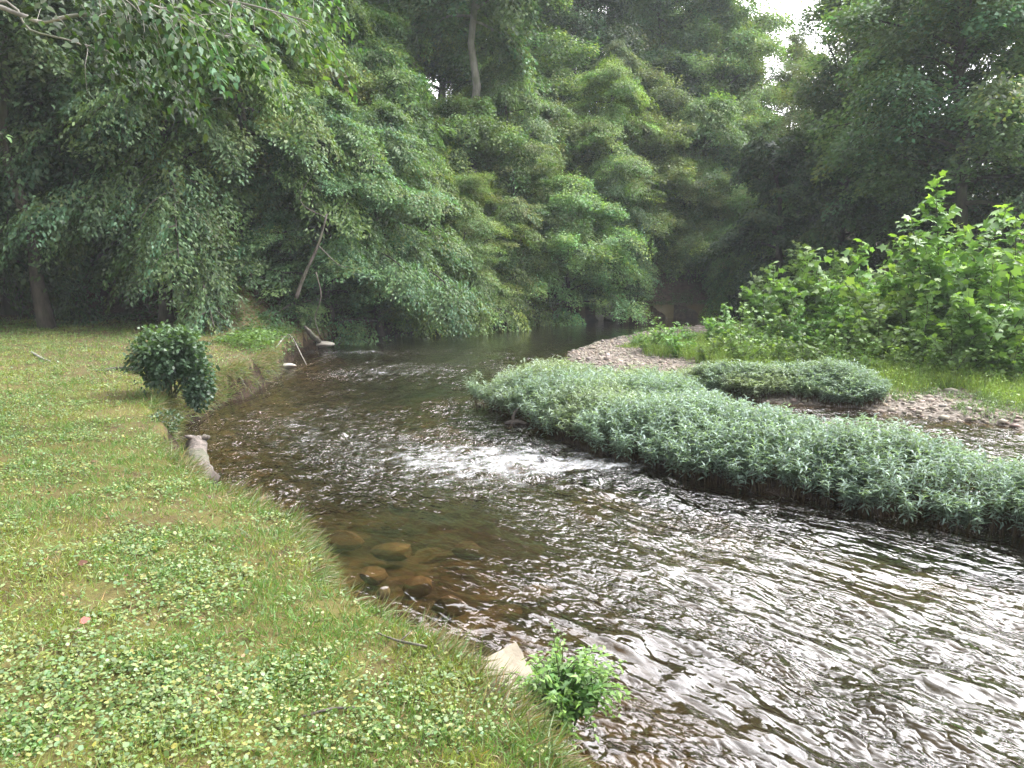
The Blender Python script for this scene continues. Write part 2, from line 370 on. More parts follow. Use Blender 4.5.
frf = mth(nt, 'ADD', .042, mth(nt, 'MULTIPLY', mth(nt, 'POWER', mth(nt, 'SUBTRACT', 1.0, mth(nt, 'ABSOLUTE', dp.outputs['Value']), True), 3.0), .97))
gl = N(nt, 'ShaderNodeBsdfGlossy', Roughness=.075); L(bn, gl.inputs['Normal'])
tr = N(nt, 'ShaderNodeBsdfTransparent'); tr.inputs[0].default_value = (.70, .59, .43, 1)
df = N(nt, 'ShaderNodeBsdfDiffuse'); df.inputs[0].default_value = (.030, .026, .015, 1)
murk = mth(nt, 'SUBTRACT', mth(nt, 'MULTIPLY', a_d.outputs['Fac'], 2.4), .75, True)
m1 = N(nt, 'ShaderNodeMixShader'); L(murk, m1.inputs[0]); L(tr.outputs[0], m1.inputs[1]); L(df.outputs[0], m1.inputs[2])
m2 = N(nt, 'ShaderNodeMixShader'); L(frf, m2.inputs[0]); L(m1.outputs[0], m2.inputs[1]); L(gl.outputs[0], m2.inputs[2])
mp2 = N(nt, 'ShaderNodeMapping'); mp2.inputs['Scale'].default_value = (2.2, 1.1, 1); L(uvn.outputs[0], mp2.inputs[0])
nf = noise(nt, mp2.outputs[0], 2.6, 9, .76)
foam = mth(nt, 'MULTIPLY', mth(nt, 'SUBTRACT', mth(nt, 'ADD', nf, mth(nt, 'MULTIPLY', a_r.outputs['Fac'], .25)), .71), 4, True)
foam = mth(nt, 'MULTIPLY', foam, .55)
fo = N(nt, 'ShaderNodeBsdfDiffuse'); fo.inputs[0].default_value = (.72, .74, .76, 1)
m3 = N(nt, 'ShaderNodeMixShader'); L(foam, m3.inputs[0]); L(m2.outputs[0], m3.inputs[1]); L(fo.outputs[0], m3.inputs[2]); L(m3.outputs[0], out.inputs[0])
me = mesh_from('water', WV, inv.reshape(-1), np.full(len(WQ), 4), [wm], True, None, {'rapid': rap.ravel()[u_], 'depth': depth.ravel()[u_], 'calm': calm.ravel()[u_]}, UV)
tag(link('water', me), kind='structure')

# ------------------------------------------------------------------ trees
def spray_leaves(LV, C, D, rad, nl, L, droop, r, colr, shape='kite', asp=.55, up=.36, depthf=.16, cvar=.24):
    """C spray centres, D outward directions; flattened fans of leaves"""
    n = len(C); D = nrm(D); up_ = np.array([0, 0, 1.])
    Sd = nrm(np.cross(D, up_) + 1e-6); Cc = np.repeat(C, nl, 0); Dd = np.repeat(D, nl, 0); Ss = np.repeat(Sd, nl, 0)
    rr = np.repeat(rad * np.ones(n), nl)
    m = n * nl; th = r.random(m) * 2 * pi; q = np.sqrt(r.random(m))
    a = q * np.cos(th); b = q * np.sin(th) * .75
    pos = Cc + Dd * (a * rr)[:, None] + Ss * (b * rr)[:, None]
    pos[:, 2] += -droop * rr * (a + .3) ** 2 * np.sign(a + .3) * .5 + r.standard_normal(m) * rr * depthf * .5
    ax = Dd * (.8 + .0 * a)[:, None] + Ss * (np.sign(b) * (.5 + .5 * r.random(m)))[:, None] + r.standard_normal((m, 3)) * .35; ax[:, 2] -= droop * .6
    nr = np.tile(up_, (m, 1)) + r.standard_normal((m, 3)) * up + Dd * .45
    Lr = L * (.7 + .6 * r.random(m))
    v = leaves(pos, ax, nr, Lr, Lr * asp, shape)
    sc = np.repeat(1 + cvar * r.standard_normal(n), nl) * (1 + .18 * r.standard_normal(m)); sc = np.clip(sc, .45, 1.8)
    yel = np.clip(np.repeat(r.standard_normal(n) * .12, nl) + r.standard_normal(m) * .05, -.25, .4)
    col = np.stack([sc * (1 + yel), sc, sc * (1 - yel * .8)], -1) * colr
    LV.add(v, col)

def branch(p, d, ln, n, droop, r, wob=.12):
    pts = [np.array(p, float)]; d = nrm(np.array(d, float)); st = ln / n
    for i in range(n):
        d = nrm(d + r.standard_normal(3) * wob + np.array([0, 0, -droop / n * (i + 1)])); pts.append(pts[-1] + d * st)
    return np.array(pts)

def make_tree(seed, H=10, Rc=3, base=.25, limbs=24, subs=5, sp=5, nl=60, L=.12, droop=.5, tr=.14, up_ang=.5, lean=0.0, shape='kite', asp=.55, rad=.5, bark=None, top=.45, prof='dome', full=None):
    r = np.random.default_rng(seed); TB = Tubes(); LV = Leaves()
    n = 10; tp = np.zeros((n + 1, 3)); hs = np.linspace(0, H * .93, n + 1); lx, ly = lean, lean * .3
    tp[:, 2] = hs; tp[:, 0] = lx * hs + np.cumsum(r.standard_normal(n + 1)) * .012 * H; tp[:, 1] = ly * hs + np.cumsum(r.standard_normal(n + 1)) * .012 * H; tp[:, :2] -= tp[0, :2]
    tp[0, 2] = -.4
    rad_t = tr * (1 - .85 * np.linspace(0, 1, n + 1)) ; rad_t[0] *= 1.35
    TB.add(tp, rad_t, 9, .05)
    CC, DD, RR = [], [], []
    for i in range(limbs):
        u = (i + r.random() * .9) / limbs; hh = H * (base + (.93 - base) * u)
        p = np.array([np.interp(hh, hs, tp[:, k]) for k in range(3)])
        if prof == 'dome': pr = max(.3, math.sin(pi * min(1, .22 + .78 * u ** .85)) ** .7)
        elif prof == 'cone': pr = 1.0 - .78 * u
        else: pr = max(.35, 1 - .6 * abs(u - .55) * 1.5)
        az = i * 2.4 + r.random() * 1.1; ua = up_ang * (.35 + u) + r.standard_normal() * .12
        d = np.array([math.cos(az) * math.cos(ua), math.sin(az) * math.cos(ua), math.sin(ua)])
        ln = Rc * pr * (.75 + .5 * r.random())
        b = branch(p, d, ln, 6, droop * .5, r)
        r0 = tr * .32 * (1 - .6 * u) * (ln / Rc + .3)
        TB.add(b, np.linspace(r0, r0 * .2, 7), 5, 0, False)
        for j in range(subs):
            q = .25 + .75 * (j + .5 + .4 * r.standard_normal()) / subs; q = min(max(q, .15), .98)
            pp = np.array([np.interp(q, np.linspace(0, 1, 7), b[:, k]) for k in range(3)])
            bd = nrm(b[min(6, int(q * 6) + 1)] - b[int(q * 6) if q < .99 else 5]); s_ = 1 if j % 2 else -1
            sd = nrm(np.cross(bd, [0, 0, 1.])) * s_
            ln2 = ln * .42 * (1.15 - .6 * q) * (.7 + .6 * r.random())
            bb = branch(pp, bd * .6 + sd * .7 + np.array([0, 0, .05 + .2 * r.standard_normal()]), ln2, 4, droop * .8, r)
            TB.add(bb, np.linspace(r0 * .3, r0 * .08, 5), 4, 0, False)
            for k in range(sp):
                qq = (k + .7) / sp; c = np.array([np.interp(qq, np.linspace(0, 1, 5), bb[:, k2]) for k2 in range(3)])
                CC.append(c + r.standard_normal(3) * .10 * Rc / 3); DD.append(bd * .3 + nrm(bb[-1] - bb[0]) + r.standard_normal(3) * .25); RR.append(rad * (.6 + .7 * r.random()))
        CC.append(b[-1]); DD.append(b[-1] - b[-2]); RR.append(rad)
    spray_leaves(LV, np.array(CC), np.array(DD), np.array(RR), nl, L, droop, r, 1.0, shape, asp, *( (.62, .55) if (full if full is not None else droop < .42) else (.36, .2)))
    return TB.mesh('tree_trunk', bark or BARK), LV.mesh('tree_crown', LEAF)

PROTO = {
 'beech':  make_tree(11, 9, 3.6, .05, 36, 6, 4, 110, .11, .42, .16, .25, asp=.5, rad=.62),
 'beech2': make_tree(12, 8, 3.2, .04, 34, 6, 4, 110, .105, .52, .14, .2, asp=.5, rad=.58),
 'bushy':  make_tree(13, 6.5, 3.0, .02, 36, 6, 4, 115, .11, .35, .12, .6, asp=.6, rad=.5, prof='dome'),
 'willow': make_tree(14, 6.5, 3.0, .03, 32, 6, 4, 100, .10, .5, .10, .7, asp=.34, rad=.5),
 'oak':    make_tree(15, 13, 3.8, .25, 38, 6, 4, 92, .145, .3, .22, .7, asp=.62, rad=.7),
 'tall':   make_tree(16, 16, 3.6, .3, 38, 6, 4, 84, .15, .35, .22, .6, asp=.6, rad=.7, prof='mid'),
 'locust': make_tree(17, 14, 3.8, .38, 24, 5, 4, 60, .14, .3, .2, .8, asp=.45, rad=.62, lean=.06, prof='mid'),
 'vine':   make_tree(18, 8, 2.2, .02, 36, 5, 4, 78, .14, .5, .2, .4, asp=.75, rad=.5, prof='mid'),
 'shade':  make_tree(20, 9, 3.8, .17, 34, 6, 4, 110, .11, .6, .17, .2, asp=.5, rad=.6),
 'plane':  make_tree(19, 17, 4.2, .5, 26, 5, 4, 80, .17, .35, .24, .6, asp=.7, rad=.75, lean=.05, prof='mid'),
}
trees = []
def place(proto, x, y, s, color, label, rz=None, group='trees of the hillside wood', name='broadleaf_tree', cat='tree', bark=None, tilt=None, z=None):
    tme, cme = PROTO[proto]
    e = empty(name, (x, y, gz(x, y) if z is None else z), rz if rz is not None else random.random() * 6.28, s)
    if tilt: e.rotation_euler = (tilt[0], tilt[1], e.rotation_euler[2])
    t = link('trunk', tme, e); c = link('crown', cme, e); c.color = (*color, 1)
    if bark is not None:
        t.material_slots[0].link = 'OBJECT'; t.material_slots[0].material = bark
    tag(e, label, cat, group); trees.append(e); return e
def at(px, Yd): return ((px - 512) / F_PX * Yd / math.cos(TH) * .985, Yd)
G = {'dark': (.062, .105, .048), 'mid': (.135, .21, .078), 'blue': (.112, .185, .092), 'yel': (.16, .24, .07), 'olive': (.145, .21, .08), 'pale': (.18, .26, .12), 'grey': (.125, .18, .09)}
def jit(c, a=.12): return tuple(max(.01, v * (1 + a * random.gauss(0, 1))) for v in c)

# big shade tree at the left edge of the lawn
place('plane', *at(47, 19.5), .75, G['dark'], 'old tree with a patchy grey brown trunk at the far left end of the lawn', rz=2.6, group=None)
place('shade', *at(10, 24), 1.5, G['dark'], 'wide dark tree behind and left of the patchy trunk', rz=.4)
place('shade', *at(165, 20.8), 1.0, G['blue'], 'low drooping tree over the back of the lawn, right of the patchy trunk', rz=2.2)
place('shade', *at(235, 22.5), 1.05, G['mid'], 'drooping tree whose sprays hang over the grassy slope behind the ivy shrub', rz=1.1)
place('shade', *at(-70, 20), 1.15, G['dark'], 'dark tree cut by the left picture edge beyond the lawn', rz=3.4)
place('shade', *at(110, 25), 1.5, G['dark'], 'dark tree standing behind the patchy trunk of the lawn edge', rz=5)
B = [ # bank row, px, Y, proto, scale, colour, label
 (335, 23.5, 'beech', .78, 'blue', 'tree with layered drooping sprays just right of the leaning dead trunk'),
 (385, 25.0, 'beech', .86, 'blue', 'large layered tree dipping its sprays to the water at the outside of the bend'),
 (432, 27.0, 'beech2', .82, 'mid', 'drooping waterside tree right of the large layered tree'),
 (470, 28.5, 'willow', .80, 'olive', 'fine leaved olive bush leaning over the mossy boulder'),
 (520, 30.5, 'willow', .95, 'olive', 'rounded olive green willow like tree at the middle of the far bank'),
 (568, 31.0, 'bushy', .80, 'pale', 'pale green bush hanging to the water right of the olive trees'),
 (606, 33.8, 'beech2', .72, 'blue', 'small blue green tree beside the pale boulder at the far bend'),
 (645, 37.0, 'bushy', .9, 'mid', 'rounded tree over the dark end of the river'),
 (690, 39.0, 'beech2', .95, 'blue', 'tree with feathery boughs over the river end'),
 (674, 36.0, 'willow', .72, 'olive', 'olive bush low on the far bank where the river narrows'),
 (702, 37.6, 'beech2', 1.05, 'mid', 'green tree leaning over the narrow end of the river'),
 (742, 39.5, 'bushy', 1.15, 'pale', 'pale rounded tree behind the end of the river'),
 (716, 36.0, 'bushy', .8, 'mid', 'dense low bush on the bank at the very end of the river'),
 (765, 37.5, 'bushy', .9, 'mid', 'dense low bush behind the left end of the sapling thicket'),
 (735, 41.0, 'bushy', .95, 'mid', 'bushy tree at the right end of the visible river'),
]
for px, Yd, pr, s, c, lb in B: place(pr, *at(px, Yd - .5), s * 1.04, jit(tuple(v * 1.12 for v in G[c]), .05), lb, group='trees along the far bank').location.z -= .45
place('plane', *at(463, 31.5), 1.0, G['blue'], 'tall tree with a thick pale mottled trunk rising above the bank trees', rz=0, bark=PALE)
place('plane', *at(405, 36), .95, G['mid'], 'tree with a slimmer pale trunk left of the thick mottled trunk', rz=3, bark=PALE)
ordn = ['first', 'second', 'third', 'fourth', 'fifth', 'sixth', 'seventh', 'eighth', 'ninth', 'tenth', 'eleventh', 'twelfth', 'thirteenth', 'fourteenth', 'fifteenth', 'sixteenth']
random.seed(5)
rows = [ # name, Y at px list, protos
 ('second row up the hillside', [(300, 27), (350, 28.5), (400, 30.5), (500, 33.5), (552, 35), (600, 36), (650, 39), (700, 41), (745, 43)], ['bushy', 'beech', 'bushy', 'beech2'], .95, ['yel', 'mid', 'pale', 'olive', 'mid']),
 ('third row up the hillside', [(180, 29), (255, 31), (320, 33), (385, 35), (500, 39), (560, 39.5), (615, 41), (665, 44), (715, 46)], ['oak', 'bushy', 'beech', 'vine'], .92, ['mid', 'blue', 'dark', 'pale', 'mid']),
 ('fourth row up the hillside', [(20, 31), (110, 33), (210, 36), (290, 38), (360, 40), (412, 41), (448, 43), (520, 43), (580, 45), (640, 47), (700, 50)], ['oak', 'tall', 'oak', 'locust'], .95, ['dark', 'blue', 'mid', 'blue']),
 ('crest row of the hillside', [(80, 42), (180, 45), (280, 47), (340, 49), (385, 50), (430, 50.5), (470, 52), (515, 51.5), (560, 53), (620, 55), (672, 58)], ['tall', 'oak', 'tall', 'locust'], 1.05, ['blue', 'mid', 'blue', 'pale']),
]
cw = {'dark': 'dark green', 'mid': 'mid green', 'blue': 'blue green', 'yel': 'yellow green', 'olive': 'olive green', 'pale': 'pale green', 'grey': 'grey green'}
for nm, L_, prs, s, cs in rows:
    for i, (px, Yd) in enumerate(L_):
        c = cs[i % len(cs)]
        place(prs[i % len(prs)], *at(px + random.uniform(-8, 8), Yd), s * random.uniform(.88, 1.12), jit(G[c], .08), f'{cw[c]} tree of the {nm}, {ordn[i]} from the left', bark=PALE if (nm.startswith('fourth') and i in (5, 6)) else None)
place('bushy', *at(462, 30.3), .95, G['mid'], 'rounded tree hiding the foot of the thick mottled trunk')
place('tall', *at(440, 46), 1.05, G['blue'], 'tall tree closing the gap behind the thick mottled trunk')
# trees on the flat behind the saplings, right
random.seed(11)
Rr = [
 (800, 33, 'locust', .95, 'grey', 'leaning tree with an open crown against the bright gap of sky', (0, -.10)),
 (775, 31, 'vine', .95, 'dark', 'dark vine covered tree, a leafy column left of the straight dark trunk', None),
 (866, 30, 'tall', .92, 'grey', 'tall tree with a straight dark trunk showing between its leaves', None),
 (838, 28.5, 'vine', .95, 'dark', 'dark vine covered tree hugging the straight dark trunk', None),
 (905, 29, 'bushy', 1.0, 'dark', 'dark bushy tree behind the tip of the tallest sapling', None),
 (960, 24, 'oak', 1.0, 'grey', 'large dark grey green tree filling the upper right corner', None),
 (1110, 27, 'oak', 1.0, 'grey', 'dark tree cut by the right picture edge above the saplings', None),
 (1000, 27, 'beech', 1.25, 'dark', 'dark layered tree low behind the saplings at right', None),
 (1130, 26, 'oak', 1.1, 'grey', 'dark tree beyond the right picture edge', None),
 (740, 34, 'beech2', .70, 'mid', 'small green tree above the end of the gravel point', None),
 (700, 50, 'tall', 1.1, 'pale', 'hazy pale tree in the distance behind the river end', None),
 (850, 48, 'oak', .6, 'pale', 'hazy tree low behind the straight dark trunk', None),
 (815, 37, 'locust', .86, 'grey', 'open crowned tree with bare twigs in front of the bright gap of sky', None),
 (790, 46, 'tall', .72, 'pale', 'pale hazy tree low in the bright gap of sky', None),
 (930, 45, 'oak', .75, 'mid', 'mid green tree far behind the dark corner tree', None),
]
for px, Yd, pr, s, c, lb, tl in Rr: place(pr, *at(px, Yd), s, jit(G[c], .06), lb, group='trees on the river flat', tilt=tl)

# near tree, trunk out of frame to the left, its limbs reach in over the lawn
def near_tree():
    r = np.random.default_rng(5); TB = Tubes(); LV = Leaves()
    bx, by = -8.6, 8.6; bz = gz(bx, by)
    e = empty('overhanging_tree', (bx, by, bz)); o = np.array([bx, by, bz])
    TB.add(np.array([[0, 0, -.3], [.1, 0, 1.5], [.05, .1, 3.2], [.3, .1, 5], [.3, .3, 7], [.5, .2, 9.5]]), [.2, .16, .15, .13, .1, .04], 10, .04)
    def px(a, b, Yd): return np.array(Q(a, b, Yd)) - o
    def limb(pts, r0): 
        b = catmull(pts, 4); TB.add(b, np.linspace(r0, r0 * .2, len(b)), 6, .03, False); return b
    A = limb([np.array([.1, .05, 4.2]), px(-40, 5, 8.6), px(18, 14, 8.5), px(42, 22, 8.4), px(78, 15, 8.3), px(130, 18, 8.2), px(200, 30, 8.1), px(262, 48, 8.0)], .032)
    Bb = limb([np.array([.1, .05, 3.6]), px(-20, 2, 8.8), px(30, 30, 8.9), px(75, 42, 9), px(130, 66, 9), px(190, 86, 8.9)], .018)
    C_ = limb([np.array([.2, .1, 5.6]), px(40, -55, 8.8), px(110, -30, 8.5), px(180, -10, 8.3), px(250, 5, 8), px(310, 22, 7.8)], .03)
    D_ = limb([np.array([.2, .1, 6.0]), px(60, -110, 9.5), px(150, -60, 9.2), px(240, -30, 9), px(330, -12, 9)], .03)
    E_ = limb([np.array([.2, .1, 5.0]), px(-60, -20, 7.6), px(30, -25, 7.3), px(100, -12, 7.2), px(160, 8, 7.2), px(215, 32, 7.3)], .024)
    F_ = limb([np.array([.1, .05, 3.4]), px(-90, 80, 7), px(-30, 120, 6), px(2, 134, 5.6)], .014)
    CC, DD = [], []
    for b, lo, n in ((A, .5, 26), (Bb, .6, 12), (C_, .4, 34), (D_, .35, 34), (E_, .45, 26)):
        for k in range(n):
            q = lo + (1 - lo) * r.random(); i = int(q * (len(b) - 1)); p = b[i]; d = nrm(b[min(i + 1, len(b) - 1)] - b[max(i - 1, 0)])
            sd = nrm(np.cross(d, [0, 0, 1.])) * r.choice([-1, 1]); tw = branch(p, d * .7 + sd * .6 + r.standard_normal(3) * .25, .35 + .45 * r.random(), 4, .6, r)
            TB.add(tw, np.linspace(.005, .002, 5), 4, 0, False)
            for m in (2, 3, 4): CC.append(tw[m]); DD.append(tw[-1] - tw[0])
    spray_leaves(LV, np.array(CC), np.array(DD), .2, 12, .085, .55, r, np.repeat(np.where(np.array(CC)[:, 0] > 5.6, 1.7, .9) * r.uniform(.8, 1.25, len(CC)), 12)[:, None] * np.array([1., 1., .85]), 'lance', .5, .5, .6, .4)
    spray_leaves(LV, np.array([F_[-1]]), np.array([[1., 0, -.1]]), .05, 3, .07, .3, r, np.array([1.6, 1.6, .7]), 'lance', .45)
    # the part of the crown that hangs above the frame
    c2 = np.stack([r.uniform(-2.5, 5.0, 260), r.uniform(-2, 2.5, 260), r.uniform(6.6, 9.5, 260)], 1)
    spray_leaves(LV, c2, r.standard_normal((260, 3)) * [1, 1, .2], .4, 26, .10, .6, r, .9, 'lance', .42)
    t = link('trunk', TB.mesh('near_trunk', PALE), e); c = link('crown', LV.mesh('near_crown', LEAF), e); c.color = (.045, .085, .04, 1)
    tag(e, 'near tree reaching in from the upper left with bare grey limbs and bright hanging leaves', 'tree')
near_tree()

# slender dead trunk leaning at the toe of the hill
def stick_thing(name, paths, mat, label, cat, seg_=6, group=None, rough=.06):
    o0 = np.array(paths[0][0][0]); TB = Tubes()
    for pts, rr in paths:
        b = catmull([np.array(p) for p in pts], 4) if len(pts) > 2 else np.array(pts, float)
        TB.add(b - o0, np.interp(np.linspace(0, 1, len(b)), np.linspace(0, 1, len(rr)), rr), seg_, rough)
    o = link(name, TB.mesh(name, mat)); o.location = o0; tag(o, label, cat, group); return o
def G3(px, py, zguess=.5):
    z = zguess
    for _ in range(12):
        x, y = P(px, py, z); z = .5 * z + .5 * gz(x, y)
    return (x, y, gz(x, y))
def Qz(px, py, Yd): return Q(px, py, Yd)
stick_thing('dead_trunk', [([Qz(296, 298, 19.6), Qz(304, 276, 19.6), Qz(318, 245, 19.6), Qz(327, 214, 19.7)], [.055, .045, .036, .02]),
                          ([Qz(318, 245, 19.6), Qz(335, 262, 19.3), Qz(345, 268, 19)], [.014, .01, .006]), ([Qz(326, 218, 19.7), Qz(300, 200, 19.5), Qz(318, 165, 19.4)], [.014, .01, .006])],
           DRIFT, 'slender dead leaning trunk with forked twigs at the foot of the wooded slope', 'dead tree')
stick_thing('hanging_vine', [([Qz(316, 272, 18.4), Qz(321, 296, 18.4), Qz(315, 318, 18.5), Qz(320, 336, 18.6)], [.014, .016, .014, .016])], DRIFT, 'thin pale vine hanging right of the leaning dead trunk', 'vine')

# ------------------------------------------------------------------ rocks
def rock_mesh(name, seed, dims, mat, facet=.35, sub=3, chip=7):
    import bmesh
    r = np.random.default_rng(seed); bm = bmesh.new(); bmesh.ops.create_icosphere(bm, subdivisions=sub, radius=1)
    v = np.array([x.co[:] for x in bm.verts])
    for k in range(chip):
        n = nrm(r.standard_normal(3)); d = .55 + .3 * r.random(); q = v @ n; v = v - np.where(q > d, q - d, 0)[:, None] * n
    v += (fbm(v[:, 0] * 2 + seed, v[:, 1] * 2 + v[:, 2] * 1.7, 3)[:, None]) * nrm(v) * .10 * facet * 2
    v *= np.array(dims) / 2
    for x, c in zip(bm.verts, v): x.co = c
    me = bpy.data.meshes.new(name); bm.to_mesh(me); bm.free(); me.materials.append(mat); return me
def rock(name, seed, loc, dims, mat, label, rot=(0, 0, 0), group=None, cat='rock', **k):
    o = link(name, rock_mesh(name, seed, dims, mat, **k)); o.location = loc; o.rotation_euler = rot; tag(o, label, cat, group); return o
# big tan block on the near bank: angular slab
def block():
    import bmesh
    bm = bmesh.new(); bmesh.ops.create_cube(bm, size=1); bmesh.ops.subdivide_edges(bm, edges=bm.edges[:], cuts=5, use_grid_fill=True)
    for v in bm.verts:
        c = v.co; f = float(fbm(np.array([c.x * 3 + 5]), np.array([c.y * 3 + c.z * 2]), 3)[0])
        s = 1 + (.10 * f); v.co = type(c)((c.x * s * .31 + .10 * c.y * .3, c.y * s * .24 + c.x * .03, c.z * s * .13 + .05 * c.x * c.y))
    bmesh.ops.bevel(bm, geom=[e for e in bm.edges if e.calc_face_angle(0) > .9], offset=.008, segments=2, affect='EDGES')
    me = bpy.data.meshes.new('stone_block'); bm.to_mesh(me); bm.free(); me.materials.append(ROCK)
    x, y = P(503, 662, .42); o = link('stone_block', me); o.location = (x - .01, y - .02, .335); o.rotation_euler = (R(24), R(4), R(40)); tag(o, 'angular tan sandstone block at the lawn edge beside the small leafy plant', 'rock')
block()
x, y, z = G3(559, 700, .5); rock('stone', 3, (x, y, z + .01), (.07, .05, .05), WHITE, 'small pale stone in the turf below the small leafy plant', group=None)
x, y = P(284, 366, .03); rock('flat_rock', 4, (x, y, .03), (.55, .34, .16), WHITE, 'flat pale rock at the tip of the grassy point by the water', (0, .05, .15), chip=10)
bank_rocks = [(302, 341, .75, .5, .5, GREY, 'brown boulder in the eroded bank right of the flat pale rock'), (322, 346, .7, .35, .22, WHITE, 'pale slab at the waterline below the hanging vine'),
 (338, 341, .6, .3, .18, WHITE, 'small pale slab at the water, right of the vine'), (292, 334, .5, .4, .35, GREY, 'brown stone high in the eroded bank above the flat pale rock'), (362, 334, .8, .5, .4, GREY, 'dark boulder under the large layered tree'),
 (405, 330, .9, .5, .35, GREY, 'long dark boulder in the shade under the drooping waterside tree'), (497, 323, 1.3, .7, .5, GREY, 'dark rock left of the mossy boulder'),
 (518, 322, 1.9, .9, .85, GREY, 'broad mossy boulder at the waterline in the middle of the far bank'), (548, 321, .8, .5, .35, GREY, 'grey rock right of the mossy boulder'),
 (588, 318, 1.0, .6, .6, ROCK, 'tan rock below the pale green bush'), (598, 319, .5, .4, .5, WHITE, 'upright pale stone beside the tan rock at the far bank'), (634, 317, 1.1, .7, .65, WHITE, 'large pale boulder where the far bank turns dark'),
 (658, 316.5, 1.0, .6, .4, GREY, 'grey boulder right of the large pale boulder'), (688, 316, 1.2, .6, .45, ROCK, 'long tan boulder at the river end'), (712, 315, 1.3, .6, .6, ROCK, 'tan boulder farthest right on the far bank'), (612, 319, .7, .5, .35, GREY, 'low grey rock left of the large pale boulder')]
for i, (px, py, a, b, c, m, lb) in enumerate(bank_rocks):
    x, y = P(px, py, .05); rock('rock', 20 + i, (x, y, .08), (a, b, c), m, lb, (0, 0, random.uniform(-.3, .3)), 'rocks along the far bank')
# stones under the clear shallow water
for i, (px, py, a, b, lb) in enumerate([(393, 545, .42, .26, 'large yellow brown stone under the clear shallow water'), (345, 535, .40, .22, 'brown flat stone under water beside the lawn edge'), (372, 570, .26, .2, 'small brown stone under water left of centre'),
        (420, 580, .3, .18, 'brown stone under water below the large yellow brown one'), (530, 590, .42, .22, 'reddish stone under water at mid stream'), (448, 600, .3, .14, 'long brown stone under water above the tan block'), (385, 603, .12, .08, 'pale stone breaking the water at the lawn edge'), (400, 500, .3, .2, 'dark stone under water below the rapids'), (470, 545, .34, .2, 'olive stone under water at mid stream')]):
    x, y = P(px, py, -.12); rock('river_stone', 60 + i, (x, y, -.17 if i != 6 else -.05), (a, b, .18 if i != 6 else .12), BEDR if i != 6 else GREY, lb, (0, 0, random.uniform(-.6, .6)), 'stones under the shallow water', sub=2)

# pebbles of the gravel bars
def pebbles():
    import bmesh
    r = np.random.default_rng(9); bm = bmesh.new(); bmesh.ops.create_icosphere(bm, subdivisions=1, radius=1); bv = np.array([v.co[:] for v in bm.verts]); bf = np.array([[v.index for v in f.verts] for f in bm.faces]); bm.free()
    n = 110000; x = r.uniform(1, 14, n); y = r.uniform(6, 30, n); z, a, dr_, di_, _ = ground_z(x, y, True)
    ok = (z > -.06) & (dr_ > -.35) & (dr_ < 2.6) & (r.random(n) < np.clip(1.2 - dr_ * .35, .1, 1)) & (di_ < .1); x, y, z = x[ok][:15000], y[ok][:15000], z[ok][:15000]; n = len(x)
    s = np.exp(r.normal(math.log(.022), .5, n)); s = np.clip(s, .010, .12)
    dm = s[:, None] * np.stack([r.uniform(.8, 1.3, n), r.uniform(.6, 1, n), r.uniform(.35, .6, n)], 1); th = r.random(n) * 2 * pi
    v = bv[None] * dm[:, None] * (1 + .15 * r.standard_normal((n, len(bv), 1)))
    c, s_ = np.cos(th)[:, None], np.sin(th)[:, None]; v = np.stack([v[..., 0] * c - v[..., 1] * s_, v[..., 0] * s_ + v[..., 1] * c, v[..., 2]], -1) + np.stack([x, y, z + dm[:, 2] * .35], 1)[:, None]
    f = (bf[None] + (np.arange(n) * len(bv))[:, None, None]).reshape(-1, 3)
    g = np.clip(r.normal(1, .25, n), .4, 1.7)[:, None] * np.array([.29, .25, .205]) * (1 + .05 * r.standard_normal((n, 3)))
    m, nt, out = newmat('pebble'); at_ = N(nt, 'ShaderNodeAttribute', attribute_name='col'); pb = N(nt, 'ShaderNodeBsdfPrincipled', Roughness=.8); nt.links.new(at_.outputs['Color'], pb.inputs[0]); nt.links.new(pb.outputs[0], out.inputs[0])
    me = mesh_from('gravel', v.reshape(-1, 3), f, np.full(len(f), 3), [m], True, np.repeat(g, len(bf), 0)); tag(link('gravel', me), 'pinkish grey river pebbles spread over the gravel bar', 'gravel', kind='stuff')
pebbles()

# ------------------------------------------------------------------ wood debris
def W(px, py, z): return (*P(px, py, z), z)
def stump():
    o0 = np.array(W(198, 462, .0)); TB = Tubes()
    p = [np.array(W(207, 478, .14)), np.array(W(200, 470, .12)), np.array(W(197, 455, .12)), np.array(W(196, 445, .14)), np.array(W(194, 439, .2))]
    b = catmull(p, 4); TB.add(b - o0, np.interp(np.linspace(0, 1, len(b)), [0, .3, .75, 1], [.11, .10, .12, .07]), 11, .12)
    TB.add(np.array([W(196, 441, .16), W(190, 437, .26), W(185, 436, .30)]) - o0, [.06, .03, .01], 7, .1)
    TB.add(np.array([W(198, 443, .14), W(205, 438, .22), W(209, 437, .24)]) - o0, [.07, .045, .02], 7, .1)
    TB.add(np.array([W(203, 474, .1), W(190, 466, .12), W(187, 460, .1)]) - o0, [.05, .035, .02], 6, .1)
    o = link('log', TB.mesh('log', DRIFT)); o.location = o0; tag(o, 'weathered grey log stub with broken prongs lying in the water against the lawn', 'log')
stump()
x, y, z = W(513, 424, 0)
stick_thing('snag', [([(x - .05, y, -.1), (x, y, .04), (x + .03, y, .17), (x + .12, y, .27)], [.03, .028, .022, .015]), ([(x - .12, y + .02, .0), (x + .05, y, .04), (x + .22, y - .03, .0)], [.025, .04, .02])], DRIFT, 'small pale broken snag sticking up from the water at the island edge', 'driftwood')
def on(px, py, dz=.03, zg=.55): a = G3(px, py, zg); return (a[0], a[1], a[2] + dz)
stick_thing('stick', [([on(32, 354), on(42, 360), on(50, 363)], [.02, .022, .012])], PALE, 'short pale stick lying on the shaded back of the lawn', 'stick')
